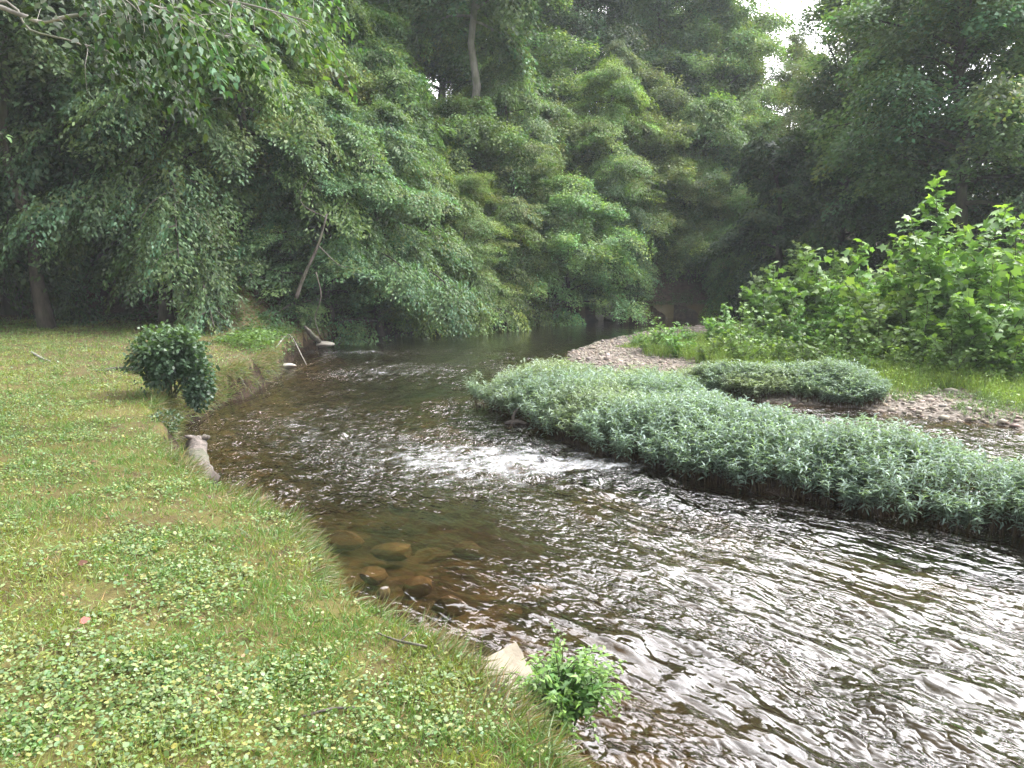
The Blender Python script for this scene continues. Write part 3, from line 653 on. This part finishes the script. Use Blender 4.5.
stick_thing('root', [([on(95, 372, .0), on(120, 370, .03), on(140, 374, .04)], [.02, .035, .045])], BARK, 'dark exposed root pointing at the ivy shrub on the lawn', 'root')
stick_thing('twig', [([on(378, 637, .02), on(400, 648, .035), on(425, 652, .03), on(462, 655, .02)], [.004, .006, .007, .004]), ([on(400, 648, .035), on(412, 640, .05)], [.004, .002])], DRIFT, 'dead grey twig lying on the turf left of the tan block', 'twig')
stick_thing('twig', [([on(300, 722, .02), on(330, 716, .03), on(355, 714, .03)], [.004, .006, .004])], DRIFT, 'short grey twig in the weeds at the bottom of the lawn', 'twig')
stick_thing('bleached_branch', [([on(895, 391, .0, .1), on(882, 378, .15, .1), on(870, 367, .25, .1), on(864, 362, .34, .1)], [.018, .016, .012, .008]), ([on(882, 378, .15, .1), on(868, 372, .22, .1)], [.01, .006])], PALE, 'bleached bare branch standing in the grass at the near end of the gravel', 'branch')
stick_thing('bleached_branch', [([on(1010, 385, .05, .3), on(990, 375, .1, .3), on(970, 370, .2, .3)], [.018, .016, .012])], PALE, 'bleached branch lying in the grass below the saplings at right', 'branch')
stick_thing('branch', [([on(276, 352, .1, .2), on(290, 344, .25, .2), on(305, 330, .45, .3)], [.02, .018, .01]), ([on(284, 358, .0, .0), on(300, 352, .1, .0), on(322, 350, .1, .0)], [.02, .018, .01])], PALE, 'bare forked branch fallen over the eroded bank behind the flat pale rock', 'branch')
stick_thing('fallen_log', [([(P(321, 343, .1) + (.1,)), (P(315, 338, .36) + (.36,)), (P(309, 332, .62) + (.62,)), (P(305, 327, .85) + (.85,))], [.05, .075, .06, .03])], DRIFT, 'short grey log sloping down the eroded bank to the water', 'log', 9, None, .14)

# ------------------------------------------------------------------ ground plants
def scatter(n, rmin, rmax, a0, a1, pw=1.0):
    """random spots, denser towards the camera"""
    u = rng.random(n); r_ = (rmin ** (2 - pw) + u * (rmax ** (2 - pw) - rmin ** (2 - pw))) ** (1 / (2 - pw)) if pw != 2 else rmin * (rmax / rmin) ** u
    a = rng.uniform(a0, a1, n) * pi / 180; return r_ * np.sin(a), r_ * np.cos(a)
def up_n(n, j): v = rng.standard_normal((n, 3)) * j; v[:, 2] += 1; return v
def shade_col(base, n, v=.2, y=.1):
    s = np.clip(1 + v * rng.standard_normal(n), .4, 1.9)[:, None]; t = rng.standard_normal(n) * y
    return np.array(base) * s * np.stack([1 + t, np.ones(n), 1 - t], -1)
# short grass
x, y = scatter(470000, 1.6, 27, -62, 14, 1.55); z, a_, b_, c_, t_ = ground_z(x, y, True)
pn = fbm(x * .9 + 4, y * .9, 3); pn2 = fbm(x * 3.1, y * 3.1, 3)
rr = np.hypot(x, y); ok = (a_ > -.08) & (t_ < np.where((x > -9.5) & (y < 21), 3.2, .4)) & (rng.random(len(x)) < np.clip(.62 + pn2 * 1.2, .12, 1) * (.4 + .6 * smooth(-1, 6, -t_))); x, y, z, pn, rr = x[ok], y[ok], z[ok], pn[ok], rr[ok]; n = len(x)
sc = (1 + rr * .07); Lb = rng.uniform(.02, .062, n) * sc; ax = rng.standard_normal((n, 3)) * .75; ax[:, 2] = 1
LV = Leaves(); base = np.where((pn > .12)[:, None], np.array([.20, .255, .066]), np.array([.12, .215, .055])); base = np.where((rng.random(n) < .13)[:, None], np.array([.26, .21, .11]), base)
LV.add(leaves(np.stack([x, y, z - .003], 1), ax, rng.standard_normal((n, 3)), Lb, .0035 * sc * 1.1, 'kite', .3), base * shade_col((1, 1, 1), n))
tag(link('lawn_grass', LV.mesh('lawn_grass', LEAFG)), 'short patchy grass of the riverside lawn', 'grass', kind='stuff')
# broad-leaved weeds (clover, violets, plantain)
LV = Leaves()
x, y = scatter(120000, 1.6, 26, -62, 14, 1.5); z, a_, b_, c_, t_ = ground_z(x, y, True); pn = fbm(x * 1.7, y * 1.7, 3)
ok = (a_ > 0.02) & (t_ < .5) & (rng.random(len(x)) < np.clip(.5 + pn * 1.3, .10, 1) * (.35 + .65 * smooth(.1, .9, a_ + .5 * pn)) * (.35 + .65 * smooth(0, 6, -t_))); x, y, z = x[ok], y[ok], z[ok]; n = len(x); rr = np.hypot(x, y)
k = 6; sc = np.repeat(1 + rr * .05, k); X_ = np.repeat(x, k); Y_ = np.repeat(y, k); Z_ = np.repeat(z, k); m = n * k
th = rng.random(m) * 2 * pi; rd = rng.random(m) ** .5 * .035 * sc
pos = np.stack([X_ + rd * np.cos(th), Y_ + rd * np.sin(th), Z_ + rng.uniform(.004, .045, m)], 1)
ax = np.stack([np.cos(th), np.sin(th), rng.uniform(-.25, .5, m)], 1); Ls = rng.uniform(.007, .019, m) * sc * np.repeat(rng.uniform(.7, 1.35, n), k)
sp_ = np.repeat(rng.random(n), k)[:, None]
base = np.where(sp_ < .45, np.array([.20, .27, .12]), np.where(sp_ < .8, np.array([.13, .215, .065]), np.array([.26, .28, .095])))
LV.add(leaves(pos, ax, up_n(m, .5), Ls, Ls * np.repeat(rng.uniform(.55, .95, n), k), 'oval', .1), base * shade_col((1, 1, 1), m, .22))
tag(link('lawn_weeds', LV.mesh('lawn_weeds', LEAFG)), 'small round leaved weeds and clover among the lawn grass', 'weeds', kind='stuff')
# dead leaves and bits
LV = Leaves(); x, y = scatter(9000, 1.6, 27, -62, 14, 1.0); z, a_, b_, c_, t_ = ground_z(x, y, True); ok = (a_ > .05) & (t_ < 1.5) & (rng.random(len(x)) < .25 + smooth(8, 1, -t_)); x, y, z = x[ok], y[ok], z[ok]; n = len(x)
LV.add(leaves(np.stack([x, y, z + .014], 1), rng.standard_normal((n, 3)) * [1, 1, .15], up_n(n, .3), rng.uniform(.015, .05, n) * (1 + .03 * np.hypot(x, y)), rng.uniform(.01, .03, n), 'oval', .2), shade_col((.20, .13, .08), n, .35))
tag(link('leaf_litter', LV.mesh('leaf_litter', LEAFG)), 'brown dead leaves strewn over the lawn', 'leaf litter', kind='stuff')
for (px, py, c, s, nm, lb) in [(80, 630, (.42, .15, .13), .055, 'fallen_leaf', 'single pink red fallen leaf on the near lawn'), (78, 571, (.12, .05, .03), .06, 'fallen_leaf', 'dark brown curled fallen leaf on the lawn above the pink one')]:
    LV = Leaves(); p = np.array([on(px, py, .035)]); LV.add(leaves(p * 0, np.array([[.5, .6, .25]]), np.array([[0.1, -.5, 1.]]), s, s * .8, 'oval', .25), np.array(c)); o = link(nm, LV.mesh(nm, LEAFG)); o.location = p[0]; tag(o, lb, 'leaf')
# fringe of long grass and roots over the bank edge
LV = Leaves(); i = rng.integers(20, 5 * (len(start) + len(bank_near)) - 2, 26000); t = rng.random(26000)[:, None]; p = LB[i] * (1 - t) + LB[i + 1] * t + rng.standard_normal((26000, 2)) * .09
z, a_, *_ = ground_z(p[:, 0], p[:, 1], True); ok = (a_ > -.3) & (a_ < .25) & (z > .05) & (fbm(p[:, 0] * 2, p[:, 1] * 2, 2) > -.25); p, z, a_ = p[ok], z[ok], a_[ok]; n = len(p)
e_ = 1e-2; gx = (poly_sd(LEFT, p[:, 0] + e_, p[:, 1]) - poly_sd(LEFT, p[:, 0] - e_, p[:, 1])) / (2 * e_); gy = (poly_sd(LEFT, p[:, 0], p[:, 1] + e_) - poly_sd(LEFT, p[:, 0], p[:, 1] - e_)) / (2 * e_)
ax = np.stack([-gx * .8, -gy * .8, rng.uniform(-.9, .7, n)], 1) + rng.standard_normal((n, 3)) * .4
base = np.where((rng.random(n) < .4)[:, None], np.array([.20, .16, .09]), np.array([.12, .17, .05]))
LV.add(leaves(np.column_stack([p, z]), ax, rng.standard_normal((n, 3)), rng.uniform(.04, .16, n) * (1 + .04 * np.hypot(p[:, 0], p[:, 1])), .005 * (1 + .06 * np.hypot(p[:, 0], p[:, 1])), 'blade', .5), base * shade_col((1, 1, 1), n))
tag(link('bank_grass', LV.mesh('bank_grass', LEAFG)), 'longer grass and dry roots hanging over the cut bank', 'grass', kind='stuff')

def smartweed(name, poly, dens_n, label, hgt=.48, bbox=None, seed=1, top=1.0):
    r = np.random.default_rng(seed); lo = poly.min(0); hi = poly.max(0)
    if bbox: lo = np.maximum(lo, bbox[0]); hi = np.minimum(hi, bbox[1])
    x = r.uniform(lo[0], hi[0], dens_n); y = r.uniform(lo[1], hi[1], dens_n); d = poly_sd(poly, x, y) + .14 * fbm(x * 2.2, y * 2.2, 3); ok = d > 0
    ok &= r.random(len(x)) < np.clip(.95 + 1.1 * fbm(x * 2.1 + 7, y * 2.1, 3), .4, 1); x, y, d = x[ok], y[ok], d[ok]; n = len(x); z = np.maximum(ground_z(x, y), -.08)
    h = hgt * (.62 + .38 * smooth(0, .5, d)) * (1 + .30 * fbm(x * 1.3, y * 1.3, 4)) * r.uniform(.72, 1.15, n)
    e_ = .02; gx = (poly_sd(poly, x + e_, y) - d) ; ln = r.standard_normal((n, 2)) * .16
    # lean outward at the rim
    gx = poly_sd(poly, x + e_, y) - poly_sd(poly, x - e_, y); gy = poly_sd(poly, x, y + e_) - poly_sd(poly, x, y - e_)
    g = np.stack([gx, gy], 1) / (2 * e_); ln -= g * (.22 * (1 - smooth(0, .5, d)))[:, None]
    LV = Leaves(); k = 17; m = n * k
    q = np.tile(.40 + .60 * (np.arange(k) / (k - 1)) ** .7, n); rep = lambda a: np.repeat(a, k, 0)
    pos = np.stack([rep(x) + rep(ln[:, 0]) * rep(h) * q ** 1.5, rep(y) + rep(ln[:, 1]) * rep(h) * q ** 1.5, rep(z) + rep(h) * q], 1)
    az = np.tile(np.arange(k) * 2.4, n) + rep(r.random(n) * 6.28) + r.standard_normal(m) * .3
    el = .25 + .9 * (q - .5) + r.standard_normal(m) * .25
    ax = np.stack([np.cos(az) * np.cos(el), np.sin(az) * np.cos(el), np.sin(el)], 1); nr = np.stack([-np.cos(az) * np.sin(el), -np.sin(az) * np.sin(el), np.cos(el)], 1) + r.standard_normal((m, 3)) * .25
    Ls = r.uniform(.05, .095, m)
    s = np.clip(1 + .2 * r.standard_normal(m), .5, 1.6)[:, None]; yy = np.clip(fbm(rep(x) * .9, rep(y) * .9 + 3, 3), -.5, .6)[:, None]
    base = np.array([.235, .325, .29]) * (1 - .0 * yy) * s * (1 + np.array([.25, .05, -.3]) * np.clip(yy, 0, 1)) 
    LV.add(leaves(pos, ax, nr, Ls, Ls * .24, 'lance', .3), base)
    # stems as thin blades, two crossed
    b = np.stack([x, y, z - .1], 1); t_ = np.stack([ln[:, 0] * h, ln[:, 1] * h, h + .1], 1)
    for sgn in (0, 1):
        nrr = np.tile([[1., .2, 0]] if sgn else [[-.2, 1., 0]], (n, 1)); LV.add(leaves(b, t_, nrr, np.linalg.norm(t_, axis=1), .006, 'blade', -.05), np.array([.10, .075, .045]))
    o = link(name, LV.mesh(name, LEAFG)); tag(o, label, 'water plants', kind='stuff')
smartweed('smartweed', ISLAND, 78000, 'long bank of narrow leaved silvery green water plants crossing the river', .55, ((-9, 3.0), (13, 30)), 1)
smartweed('smartweed', SW2, 8500, 'second clump of silvery green water plants in front of the gravel bar', .43, None, 2)

# grasses and herbs on the bar
def meadow(name, n, x0, x1, y0, y1, cond, hg, colr, label, seed, wid=.008, cat='grass'):
    r = np.random.default_rng(seed); x = r.uniform(x0, x1, n); y = r.uniform(y0, y1, n); z, a, b, c, t = ground_z(x, y, True); f = fbm(x * .8 + seed, y * .8, 3)
    ok = cond(x, y, z, a, b, c, t, f); x, y, z, f = x[ok], y[ok], z[ok], f[ok]; n = len(x); k = 4; m = n * k; rep = lambda q: np.repeat(q, k, 0)
    L_ = rep(hg * np.where((y > 18) & (x < 9.5), .42, 1.) * (1 + .5 * f) * r.uniform(.5, 1.1, n)) * r.uniform(.6, 1.1, m); ax = r.standard_normal((m, 3)) * .38; ax[:, 2] = 1
    LV = Leaves(); p = np.stack([rep(x) + r.normal(0, .03, m), rep(y) + r.normal(0, .03, m), rep(z) - .01], 1)
    LV.add(leaves(p, ax, r.standard_normal((m, 3)), L_, wid, 'blade', .35), np.array(colr) * np.clip(1 + .25 * r.standard_normal(m), .4, 1.8)[:, None] * (1 + np.array([.3, 0, -.3]) * r.normal(0, .4, (m, 1))))
    # leaflets up the stems
    q = r.uniform(.3, 1, (m, 1)); pp = p + nrm(ax) * L_[:, None] * q; LV.add(leaves(pp, r.standard_normal((m, 3)) + [0, 0, .3], up_n(m, .5), .05, .02, 'kite'), np.array(colr) * np.clip(1.1 + .25 * r.standard_normal(m), .5, 1.8)[:, None])
    tag(link(name, LV.mesh(name, LEAFG)), label, cat, kind='stuff')
PR = [np.array(P(*q)) for q in ((612, 360, .1), (1100, 400, .1))]
def gband(x, y, z, a, b, c, t, f):
    # everything on the bar behind the line from the gravel point to the right
    return (b > np.where(y > 18, 1.5, 1.2) + .9 * f) & (b < 9) & (x > 2.6) & ((y < 23) | (x > 9.5))
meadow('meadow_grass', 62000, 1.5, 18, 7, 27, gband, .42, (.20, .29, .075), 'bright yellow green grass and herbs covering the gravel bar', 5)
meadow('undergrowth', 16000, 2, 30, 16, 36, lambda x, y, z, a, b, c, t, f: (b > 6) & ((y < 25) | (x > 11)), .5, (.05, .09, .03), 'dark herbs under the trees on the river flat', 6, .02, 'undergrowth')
meadow('gravel_weeds', 16000, 3, 14, 6, 16, lambda x, y, z, a, b, c, t, f: (b > -.05) & (b < 2.2) & (f > .02), .15, (.13, .2, .09), 'low grey green weeds among the pebbles', 8, .006, 'weeds')

# undergrowth of the wooded slope
def slope_growth():
    r = np.random.default_rng(21); LV = Leaves(); n = 100000; x = r.uniform(-24, 14, n); y = r.uniform(13, 42, n); z, a, b, c, t = ground_z(x, y, True); f = fbm(x * .6, y * .6, 3)
    bx_, by_ = P(250, 322, 1.2); g = np.exp(-((x - bx_) / 2.4) ** 2 - ((y - by_) / 2.8) ** 2)
    ok = (t > -.1) & (t < 9) & ((f > .0) | (g > .25) | (x > 3)) & (r.random(n) < .35 + 2.5 * g); x, y, z, g, f = x[ok], y[ok], z[ok], g[ok], f[ok]; n = len(x); k = 7; m = n * k; rep = lambda q: np.repeat(q, k, 0)
    h = rep(.12 + .25 * np.clip(f + g, 0, 1)); p = np.stack([rep(x) + r.normal(0, .12, m), rep(y) + r.normal(0, .12, m), rep(z) + h * r.random(m)], 1)
    cc = np.where(rep(g > .3)[:, None], np.array([.105, .18, .058]), np.array([.06, .11, .04]))
    LV.add(leaves(p, r.standard_normal((m, 3)) * [1, 1, .3], up_n(m, .4), r.uniform(.06, .11, m), .05, 'kite'), cc * np.clip(1 + .25 * r.standard_normal(m), .4, 1.8)[:, None])
    tag(link('slope_undergrowth', LV.mesh('slope_undergrowth', LEAF)), 'ferns and creepers on the foot of the wooded slope', 'undergrowth', kind='stuff')
slope_growth()

# ------------------------------------------------------------------ shrubs
def shrub(name, seed, base, dims, n, L, col, label, cat, lobes=0, shape='oval', asp=.6, droop=.3, offs=(0, 0, 0), stems=7, extra=None, hollow=.5, tips=None):
    r = np.random.default_rng(seed); e = empty(name, base); TB = Tubes(); LV = Leaves()
    d = nrm(r.standard_normal((n, 3))); q = (hollow + (1 - hollow) * r.random(n)) ** .6
    lum = 1 + .22 * fbm(d[:, 0] * 3 + seed, d[:, 1] * 3 + d[:, 2] * 2, 2)
    p = d * (q * lum)[:, None] * np.array(dims) * .5 + np.array([0, 0, dims[2] * .47]) + np.array(offs)
    if lobes:
        lc = nrm(r.standard_normal((lobes, 3))) * r.uniform(.15, .36, (lobes, 1)) * np.array(dims) + np.array([0, 0, dims[2] * .5]); lc[:, 2] = np.abs(lc[:, 2]); lr = r.uniform(.14, .30, (lobes, 1)) * np.array(dims)
        w_ = r.integers(0, lobes, n); p = lc[w_] + d * (q[:, None] * lr[w_]) * (1 + .35 * np.abs(r.standard_normal((n, 1))) * (r.random((n, 1)) < .2)); p[:, 2] = np.abs(p[:, 2])
    if lobes:
        for i in range(70):
            dd = nrm(r.standard_normal(3)); dd[2] = abs(dd[2]) * .9; q0 = np.linspace(.5, r.uniform(.95, 1.45), 11)[:, None]; pp = dd * q0 * np.array(dims) * .5 + np.array([0, 0, dims[2] * .42]); pp[:, 2] -= .12 * (q0[:, 0] - .5) ** 2
            TB.add(pp, np.linspace(.005, .002, 11), 4, 0, False); pp = np.repeat(pp, 3, 0) + r.normal(0, .02, (33, 3)); p = np.vstack([p, pp]); d = np.vstack([d, nrm(dd + r.standard_normal((33, 3)) * .6)])
        n = len(p)
    if extra is not None:
        c0, dm, k = extra; d2 = nrm(r.standard_normal((k, 3))); p2 = d2 * r.random((k, 1)) ** .4 * np.array(dm) * .5 + np.array(c0); p = np.vstack([p, p2]); d = np.vstack([d, d2]); n = len(p)
    ax = d + r.standard_normal((n, 3)) * .5; ax[:, 2] -= droop; s = np.clip(1 + .2 * r.standard_normal(n), .4, 1.8)[:, None]
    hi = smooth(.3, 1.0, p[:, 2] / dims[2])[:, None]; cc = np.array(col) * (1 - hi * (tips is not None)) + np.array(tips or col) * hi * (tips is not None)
    LV.add(leaves(p, ax, d * .8 + up_n(n, .5), L * r.uniform(.6, 1.2, n), L * asp, shape, .2), cc * s)
    for i in range(stems):
        t = p[r.integers(0, n)]; mid = t * .5 + r.standard_normal(3) * .05 * dims[2]; TB.add(catmull([np.array([r.normal(0, .03), r.normal(0, .03), -.05]), mid, t * .95], 3), np.linspace(.012, .003, 7) * (dims[2] ** .5 + .2), 5, 0, False)
    link('stem', TB.mesh('stems', STEM), e); link('foliage', LV.mesh('shrub_foliage', LEAFG), e); tag(e, label, cat)
    return e
x, y, z = on(158, 402, 0); 
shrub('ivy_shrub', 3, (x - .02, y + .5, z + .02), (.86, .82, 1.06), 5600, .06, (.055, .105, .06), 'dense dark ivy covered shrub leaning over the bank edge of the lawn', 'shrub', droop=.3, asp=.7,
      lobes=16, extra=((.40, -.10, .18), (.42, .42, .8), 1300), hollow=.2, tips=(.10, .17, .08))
def shoot_plant(name, seed, base, n, hgt, spread, L, asp, col, tip, label, cat, shape='lance', lean=(0, 0)):
    r = np.random.default_rng(seed); e = empty(name, base); TB = Tubes(); LV = Leaves()
    for i in range(n):
        az = r.random() * 6.28; sp_ = spread * r.random() ** .6; h = hgt * r.uniform(.55, 1.05) * (1 - .3 * sp_ / spread)
        b = branch((r.normal(0, .03), r.normal(0, .03), -.08), (math.cos(az) * sp_ / hgt * 1.5 + lean[0], math.sin(az) * sp_ / hgt * 1.5 + lean[1], 1), h + .08, 8, .25 + .35 * r.random(), r, .05)
        TB.add(b, np.linspace(.0035, .0015, 9), 4, 0, False); k = int(r.integers(9, 15)); q = np.linspace(.25, 1, k) * 7.99; i0 = q.astype(int); p = b[i0] + (b[i0 + 1] - b[i0]) * (q - i0)[:, None]
        a2 = np.arange(k) * 2.4 + r.random() * 6; ax = np.stack([np.cos(a2), np.sin(a2), .15 + .3 * r.standard_normal(k)], 1); t = smooth(.6, 1, q / 8)[:, None]
        p = np.repeat(p, 2, 0) + r.normal(0, .006, (2 * k, 3)); ax = np.vstack([ax, -ax * [1, 1, -1]])[np.arange(2 * k).reshape(2, k).T.ravel()]; t = np.repeat(t, 2, 0)
        LV.add(leaves(p, ax, up_n(2 * k, .35), L * r.uniform(.5, 1.15, 2 * k) * (1 - .35 * t[:, 0]), L * asp * (1 - .3 * t[:, 0]), shape, .3), (np.array(col) * (1 - t) + np.array(tip) * t) * np.clip(1 + .2 * r.standard_normal((2 * k, 1)), .5, 1.6))
    link('stem', TB.mesh('stems', STEM), e); link('foliage', LV.mesh('shoot_foliage', LEAFG), e); tag(e, label, cat); return e
x, y = P(560, 714, .22)
shoot_plant('leafy_plant', 4, (x, y + .06, .17), 120, .50, .15, .058, .42, (.075, .17, .045), (.17, .30, .06), 'small bright green leafy plant on the bank edge right of the tan block', 'plant')
x, y, z = on(166, 425, 0); shrub('bank_plant', 5, (x, y, z - .1), (.3, .3, .3), 350, .04, (.05, .09, .04), 'small creeping plant on the bank below the ivy shrub', 'plant')

# sycamore saplings
def sapling_mesh(seed, H, n_st=5, spread=.35, L=.17):
    r = np.random.default_rng(seed); TB = Tubes(); LV = Leaves()
    P_, A_, T_ = [], [], []
    for s in range(n_st):
        az = r.random() * 6.28; h = H * (1 if s == 0 else r.uniform(.5, .9)); b = branch((r.normal(0, .08), r.normal(0, .08), -.1), (math.cos(az) * spread * (s > 0), math.sin(az) * spread * (s > 0), 1), h, 8, -.05, r, .06)
        TB.add(b, np.linspace(.016, .004, 9) * (H / 2) ** .6, 5, 0, False)
        for k in range(int(h * 7)):
            q = .12 + .88 * k / (h * 7); i = q * 8; i0 = min(7, int(i)); p = b[i0] + (b[i0 + 1] - b[i0]) * (i - i0); a2 = k * 2.4 + r.random(); l2 = (.16 + .75 * (1 - q) ** .8 * H / 3) * r.uniform(.6, 1.1)
            tw = branch(p, (math.cos(a2), math.sin(a2), .75), l2, 4, .1, r, .1); TB.add(tw, np.linspace(.006, .002, 5), 4, 0, False)
            nlv = max(4, int(l2 * 22))
            for m in range(nlv):
                qq = .15 + .85 * m / nlv; j = qq * 4; j0 = min(3, int(j)); pp = tw[j0] + (tw[j0 + 1] - tw[j0]) * (j - j0); a3 = m * 2.4 + r.random()
                P_.append(pp); A_.append((math.cos(a3), math.sin(a3), .25)); T_.append(max(smooth(.7, 1, np.array(qq)) * (.4 + .6 * q), smooth(.88, 1, np.array(q))))
    P_ = np.array(P_); A_ = np.array(A_) + r.standard_normal((len(P_), 3)) * .3; T_ = np.array(T_, float)[:, None]; n = len(P_)
    Ls = L * r.uniform(.5, 1.05, n) * (1 - .3 * T_[:, 0]); c = (np.array([.17, .29, .095]) * (1 - T_) + np.array([.27, .40, .08]) * T_) * np.clip(1 + .18 * r.standard_normal((n, 1)), .5, 1.6)
    LV.add(leaves(P_ + nrm(A_) * .04, A_, up_n(n, .55), Ls, Ls * .95, 'lobed', .18), c)
    return TB.mesh('sapling_stem', STEM), LV.mesh('sapling_foliage', LEAFG)
SAP = [sapling_mesh(41, 4.0, 8, .45, .25), sapling_mesh(42, 2.6, 9, .6, .23), sapling_mesh(43, 1.7, 9, .7, .17), sapling_mesh(44, 3.0, 10, .6, .25)]
sap = [(950, 15.6, 0, 1.0, 'tallest sycamore sapling with bright lobed leaves rising to a pointed tip'), (905, 16.2, 3, .95, 'broad sapling left of the tallest one'), (1012, 15.2, 3, 1.05, 'broad sapling right of the tallest one'),
 (858, 17.0, 1, 1.05, 'sapling standing left of the broad one, its rounded top over the grass'), (812, 18.5, 1, .98, 'medium sapling above the middle of the grass bank'), (770, 20.0, 1, .85, 'sapling at the left end of the leafy thicket'),
 (1075, 14.5, 0, 1.0, 'sapling cut by the right picture edge'), (985, 13.8, 1, .92, 'leafy sapling in front of the tallest one'), (928, 14.5, 1, .75, 'low sapling in front of the broad left one'), (880, 15.2, 2, .95, 'low sapling at the grass edge, right of the bleached branch'),
 (838, 16.5, 2, .9, 'small sapling in the grass above the second plant clump'), (795, 17.5, 2, .85, 'small sapling in the grass left of the medium one'), (745, 18.5, 2, .8, 'small sapling near the upper end of the plant clump'), (716, 20, 2, .5, 'small sapling near the middle of the bar'),
 (690, 20.5, 2, .36, 'small bright sapling toward the gravel point'), (652, 19.5, 2, .33, 'bright leafy herb bush right of the gravel point'), (637, 20, 2, .30, 'leftmost bright herb bush at the gravel point'), (670, 19.5, 2, .34, 'low bright herb bush on the gravel between two larger ones'),
 (1030, 13.2, 2, .95, 'low sapling in the lower right of the thicket'), (955, 13.6, 2, .7, 'lowest small sapling at the grass edge below the tallest one'), (1040, 17, 3, 1.15, 'sapling behind the thicket at the right edge'), (945, 18, 3, 1.05, 'sapling half hidden behind the tallest one'), (790, 22, 3, .95, 'taller sapling behind the left end of the thicket'), (830, 21, 3, .85, 'sapling behind the medium one against the dark trees')]
words = ['left', 'second', 'third', 'fourth', 'fifth', 'sixth', 'seventh', 'eighth', 'ninth', 'tenth', 'eleventh', 'right']
for i, (px, py) in enumerate([(652, 352), (682, 357), (712, 361), (742, 365), (775, 366), (806, 369), (838, 372), (868, 374), (900, 377), (936, 381), (974, 385), (1014, 389)]):
    sap.append((px, G3(px, py, .2)[1], 2, random.uniform(.5, .62), f'low sapling in the front fringe of the thicket, {words[i] + ("most" if i in (0, 11) else " from left")} of twelve'))
for i, (px, py) in enumerate([(725, 352), (765, 356), (800, 358), (832, 360), (870, 363), (908, 366), (948, 369), (990, 372)]):
    sap.append((px, G3(px, py, .2)[1], 2 if i % 2 else 1, random.uniform(.6, .8) if i % 2 else random.uniform(.45, .55), f'waist high sapling behind the front fringe, {words[i] + ("most" if i == 0 else " from the left")} of eight'))
for i, px in enumerate((800, 850, 892, 935, 978, 1018)):
    sap.append((px, 19.2 - 2.6 * i / 5, 1, random.uniform(.95, 1.1), f'head high sapling in mid thicket, {words[i] + ("most" if i == 0 else " from the left")} of six'))
for px, Yd, k, s, lb in sap:
    x, y = at(px, Yd); e = empty('sapling', (x, y, gz(x, y)), random.random() * 6.28, s); link('stem', SAP[k][0], e); link('foliage', SAP[k][1], e).color = (*jit((1, 1, 1), .05), 1); tag(e, lb, 'sapling', 'young sycamores on the gravel bar')

# ------------------------------------------------------------------ haze
hz = Tubes(); import bmesh
bm = bmesh.new(); bmesh.ops.create_cube(bm, size=1)
for v in bm.verts: v.co = (v.co.x * 820, v.co.y * 820, v.co.z * 44 + 19.5)
zmin = float(V[:, 2].min()); 
me = bpy.data.meshes.new('haze'); bm.to_mesh(me); bm.free()
hm, nt, out = newmat('haze_air'); pv = N(nt, 'ShaderNodeVolumePrincipled', Density=.0009, Anisotropy=.1); pv.inputs['Color'].default_value = (.86, .93, 1, 1)
nt.links.new(pv.outputs[0], out.inputs['Volume']); me.materials.append(hm); tag(link('haze', me), 'thin pale morning haze in the valley air', 'haze', kind='stuff')

# ------------------------------------------------------------------ light
SUN_EL, SUN_AZ = 52, 84      # azimuth to the right of the view direction
w = bpy.data.worlds.new('World'); scene.world = w; w.use_nodes = True; nt = w.node_tree; bg = nt.nodes['Background']
sk = N(nt, 'ShaderNodeTexSky'); sk.sky_type = 'NISHITA'; sk.sun_disc = False; sk.sun_elevation = R(SUN_EL); sk.sun_rotation = R(SUN_AZ); sk.dust_density = 4; sk.air_density = 1.2; sk.ozone_density = 1
bw = N(nt, 'ShaderNodeRGBToBW'); nt.links.new(sk.outputs[0], bw.inputs[0])
tcw = N(nt, 'ShaderNodeTexCoord'); cn = noise(nt, tcw.outputs['Generated'], 2.2, 5, .55)
cl = mixc(nt, 1.0, bw.outputs[0], (1.02, 1.0, 1.0), 'MULTIPLY'); cl = mixc(nt, 1.0, cl, ramp(nt, cn, [(.3, (1.6, 1.6, 1.63)), (.7, (2.9, 2.9, 2.9))]), 'MULTIPLY')
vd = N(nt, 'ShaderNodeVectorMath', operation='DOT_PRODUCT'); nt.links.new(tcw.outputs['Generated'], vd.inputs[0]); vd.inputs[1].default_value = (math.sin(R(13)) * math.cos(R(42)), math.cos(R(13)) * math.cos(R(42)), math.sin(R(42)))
sky_boost = ramp(nt, vd.outputs['Value'], [(.72, (1, 1, 1)), (.97, (6.0, 6.0, 6.1))])      # extra sky brightness added ahead to whiten the water reflections
cl = mixc(nt, 1.0, cl, sky_boost, 'MULTIPLY')
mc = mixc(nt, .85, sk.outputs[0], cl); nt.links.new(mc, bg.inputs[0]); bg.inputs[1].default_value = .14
sl_ = bpy.data.lights.new('sun', 'SUN'); sl_.energy = 2.0; sl_.angle = R(14); sl_.color = (1, .96, .9)
so = bpy.data.objects.new('sun', sl_); COL.objects.link(so)
dv = np.array([math.sin(R(SUN_AZ)) * math.cos(R(SUN_EL)), math.cos(R(SUN_AZ)) * math.cos(R(SUN_EL)), math.sin(R(SUN_EL))])
from mathutils import Vector
so.rotation_euler = Vector(dv).to_track_quat('Z', 'Y').to_euler()

scene.view_settings.view_transform = 'Standard'; scene.view_settings.look = 'None'; scene.view_settings.exposure = .76; scene.view_settings.gamma = 1
cy = scene.cycles
cy.max_bounces = 7; cy.diffuse_bounces = 4; cy.glossy_bounces = 2; cy.transmission_bounces = 3; cy.transparent_max_bounces = 6; cy.volume_bounces = 1
cy.use_denoising = True; cy.sample_clamp_indirect = 6; cy.caustics_reflective = False; cy.caustics_refractive = False
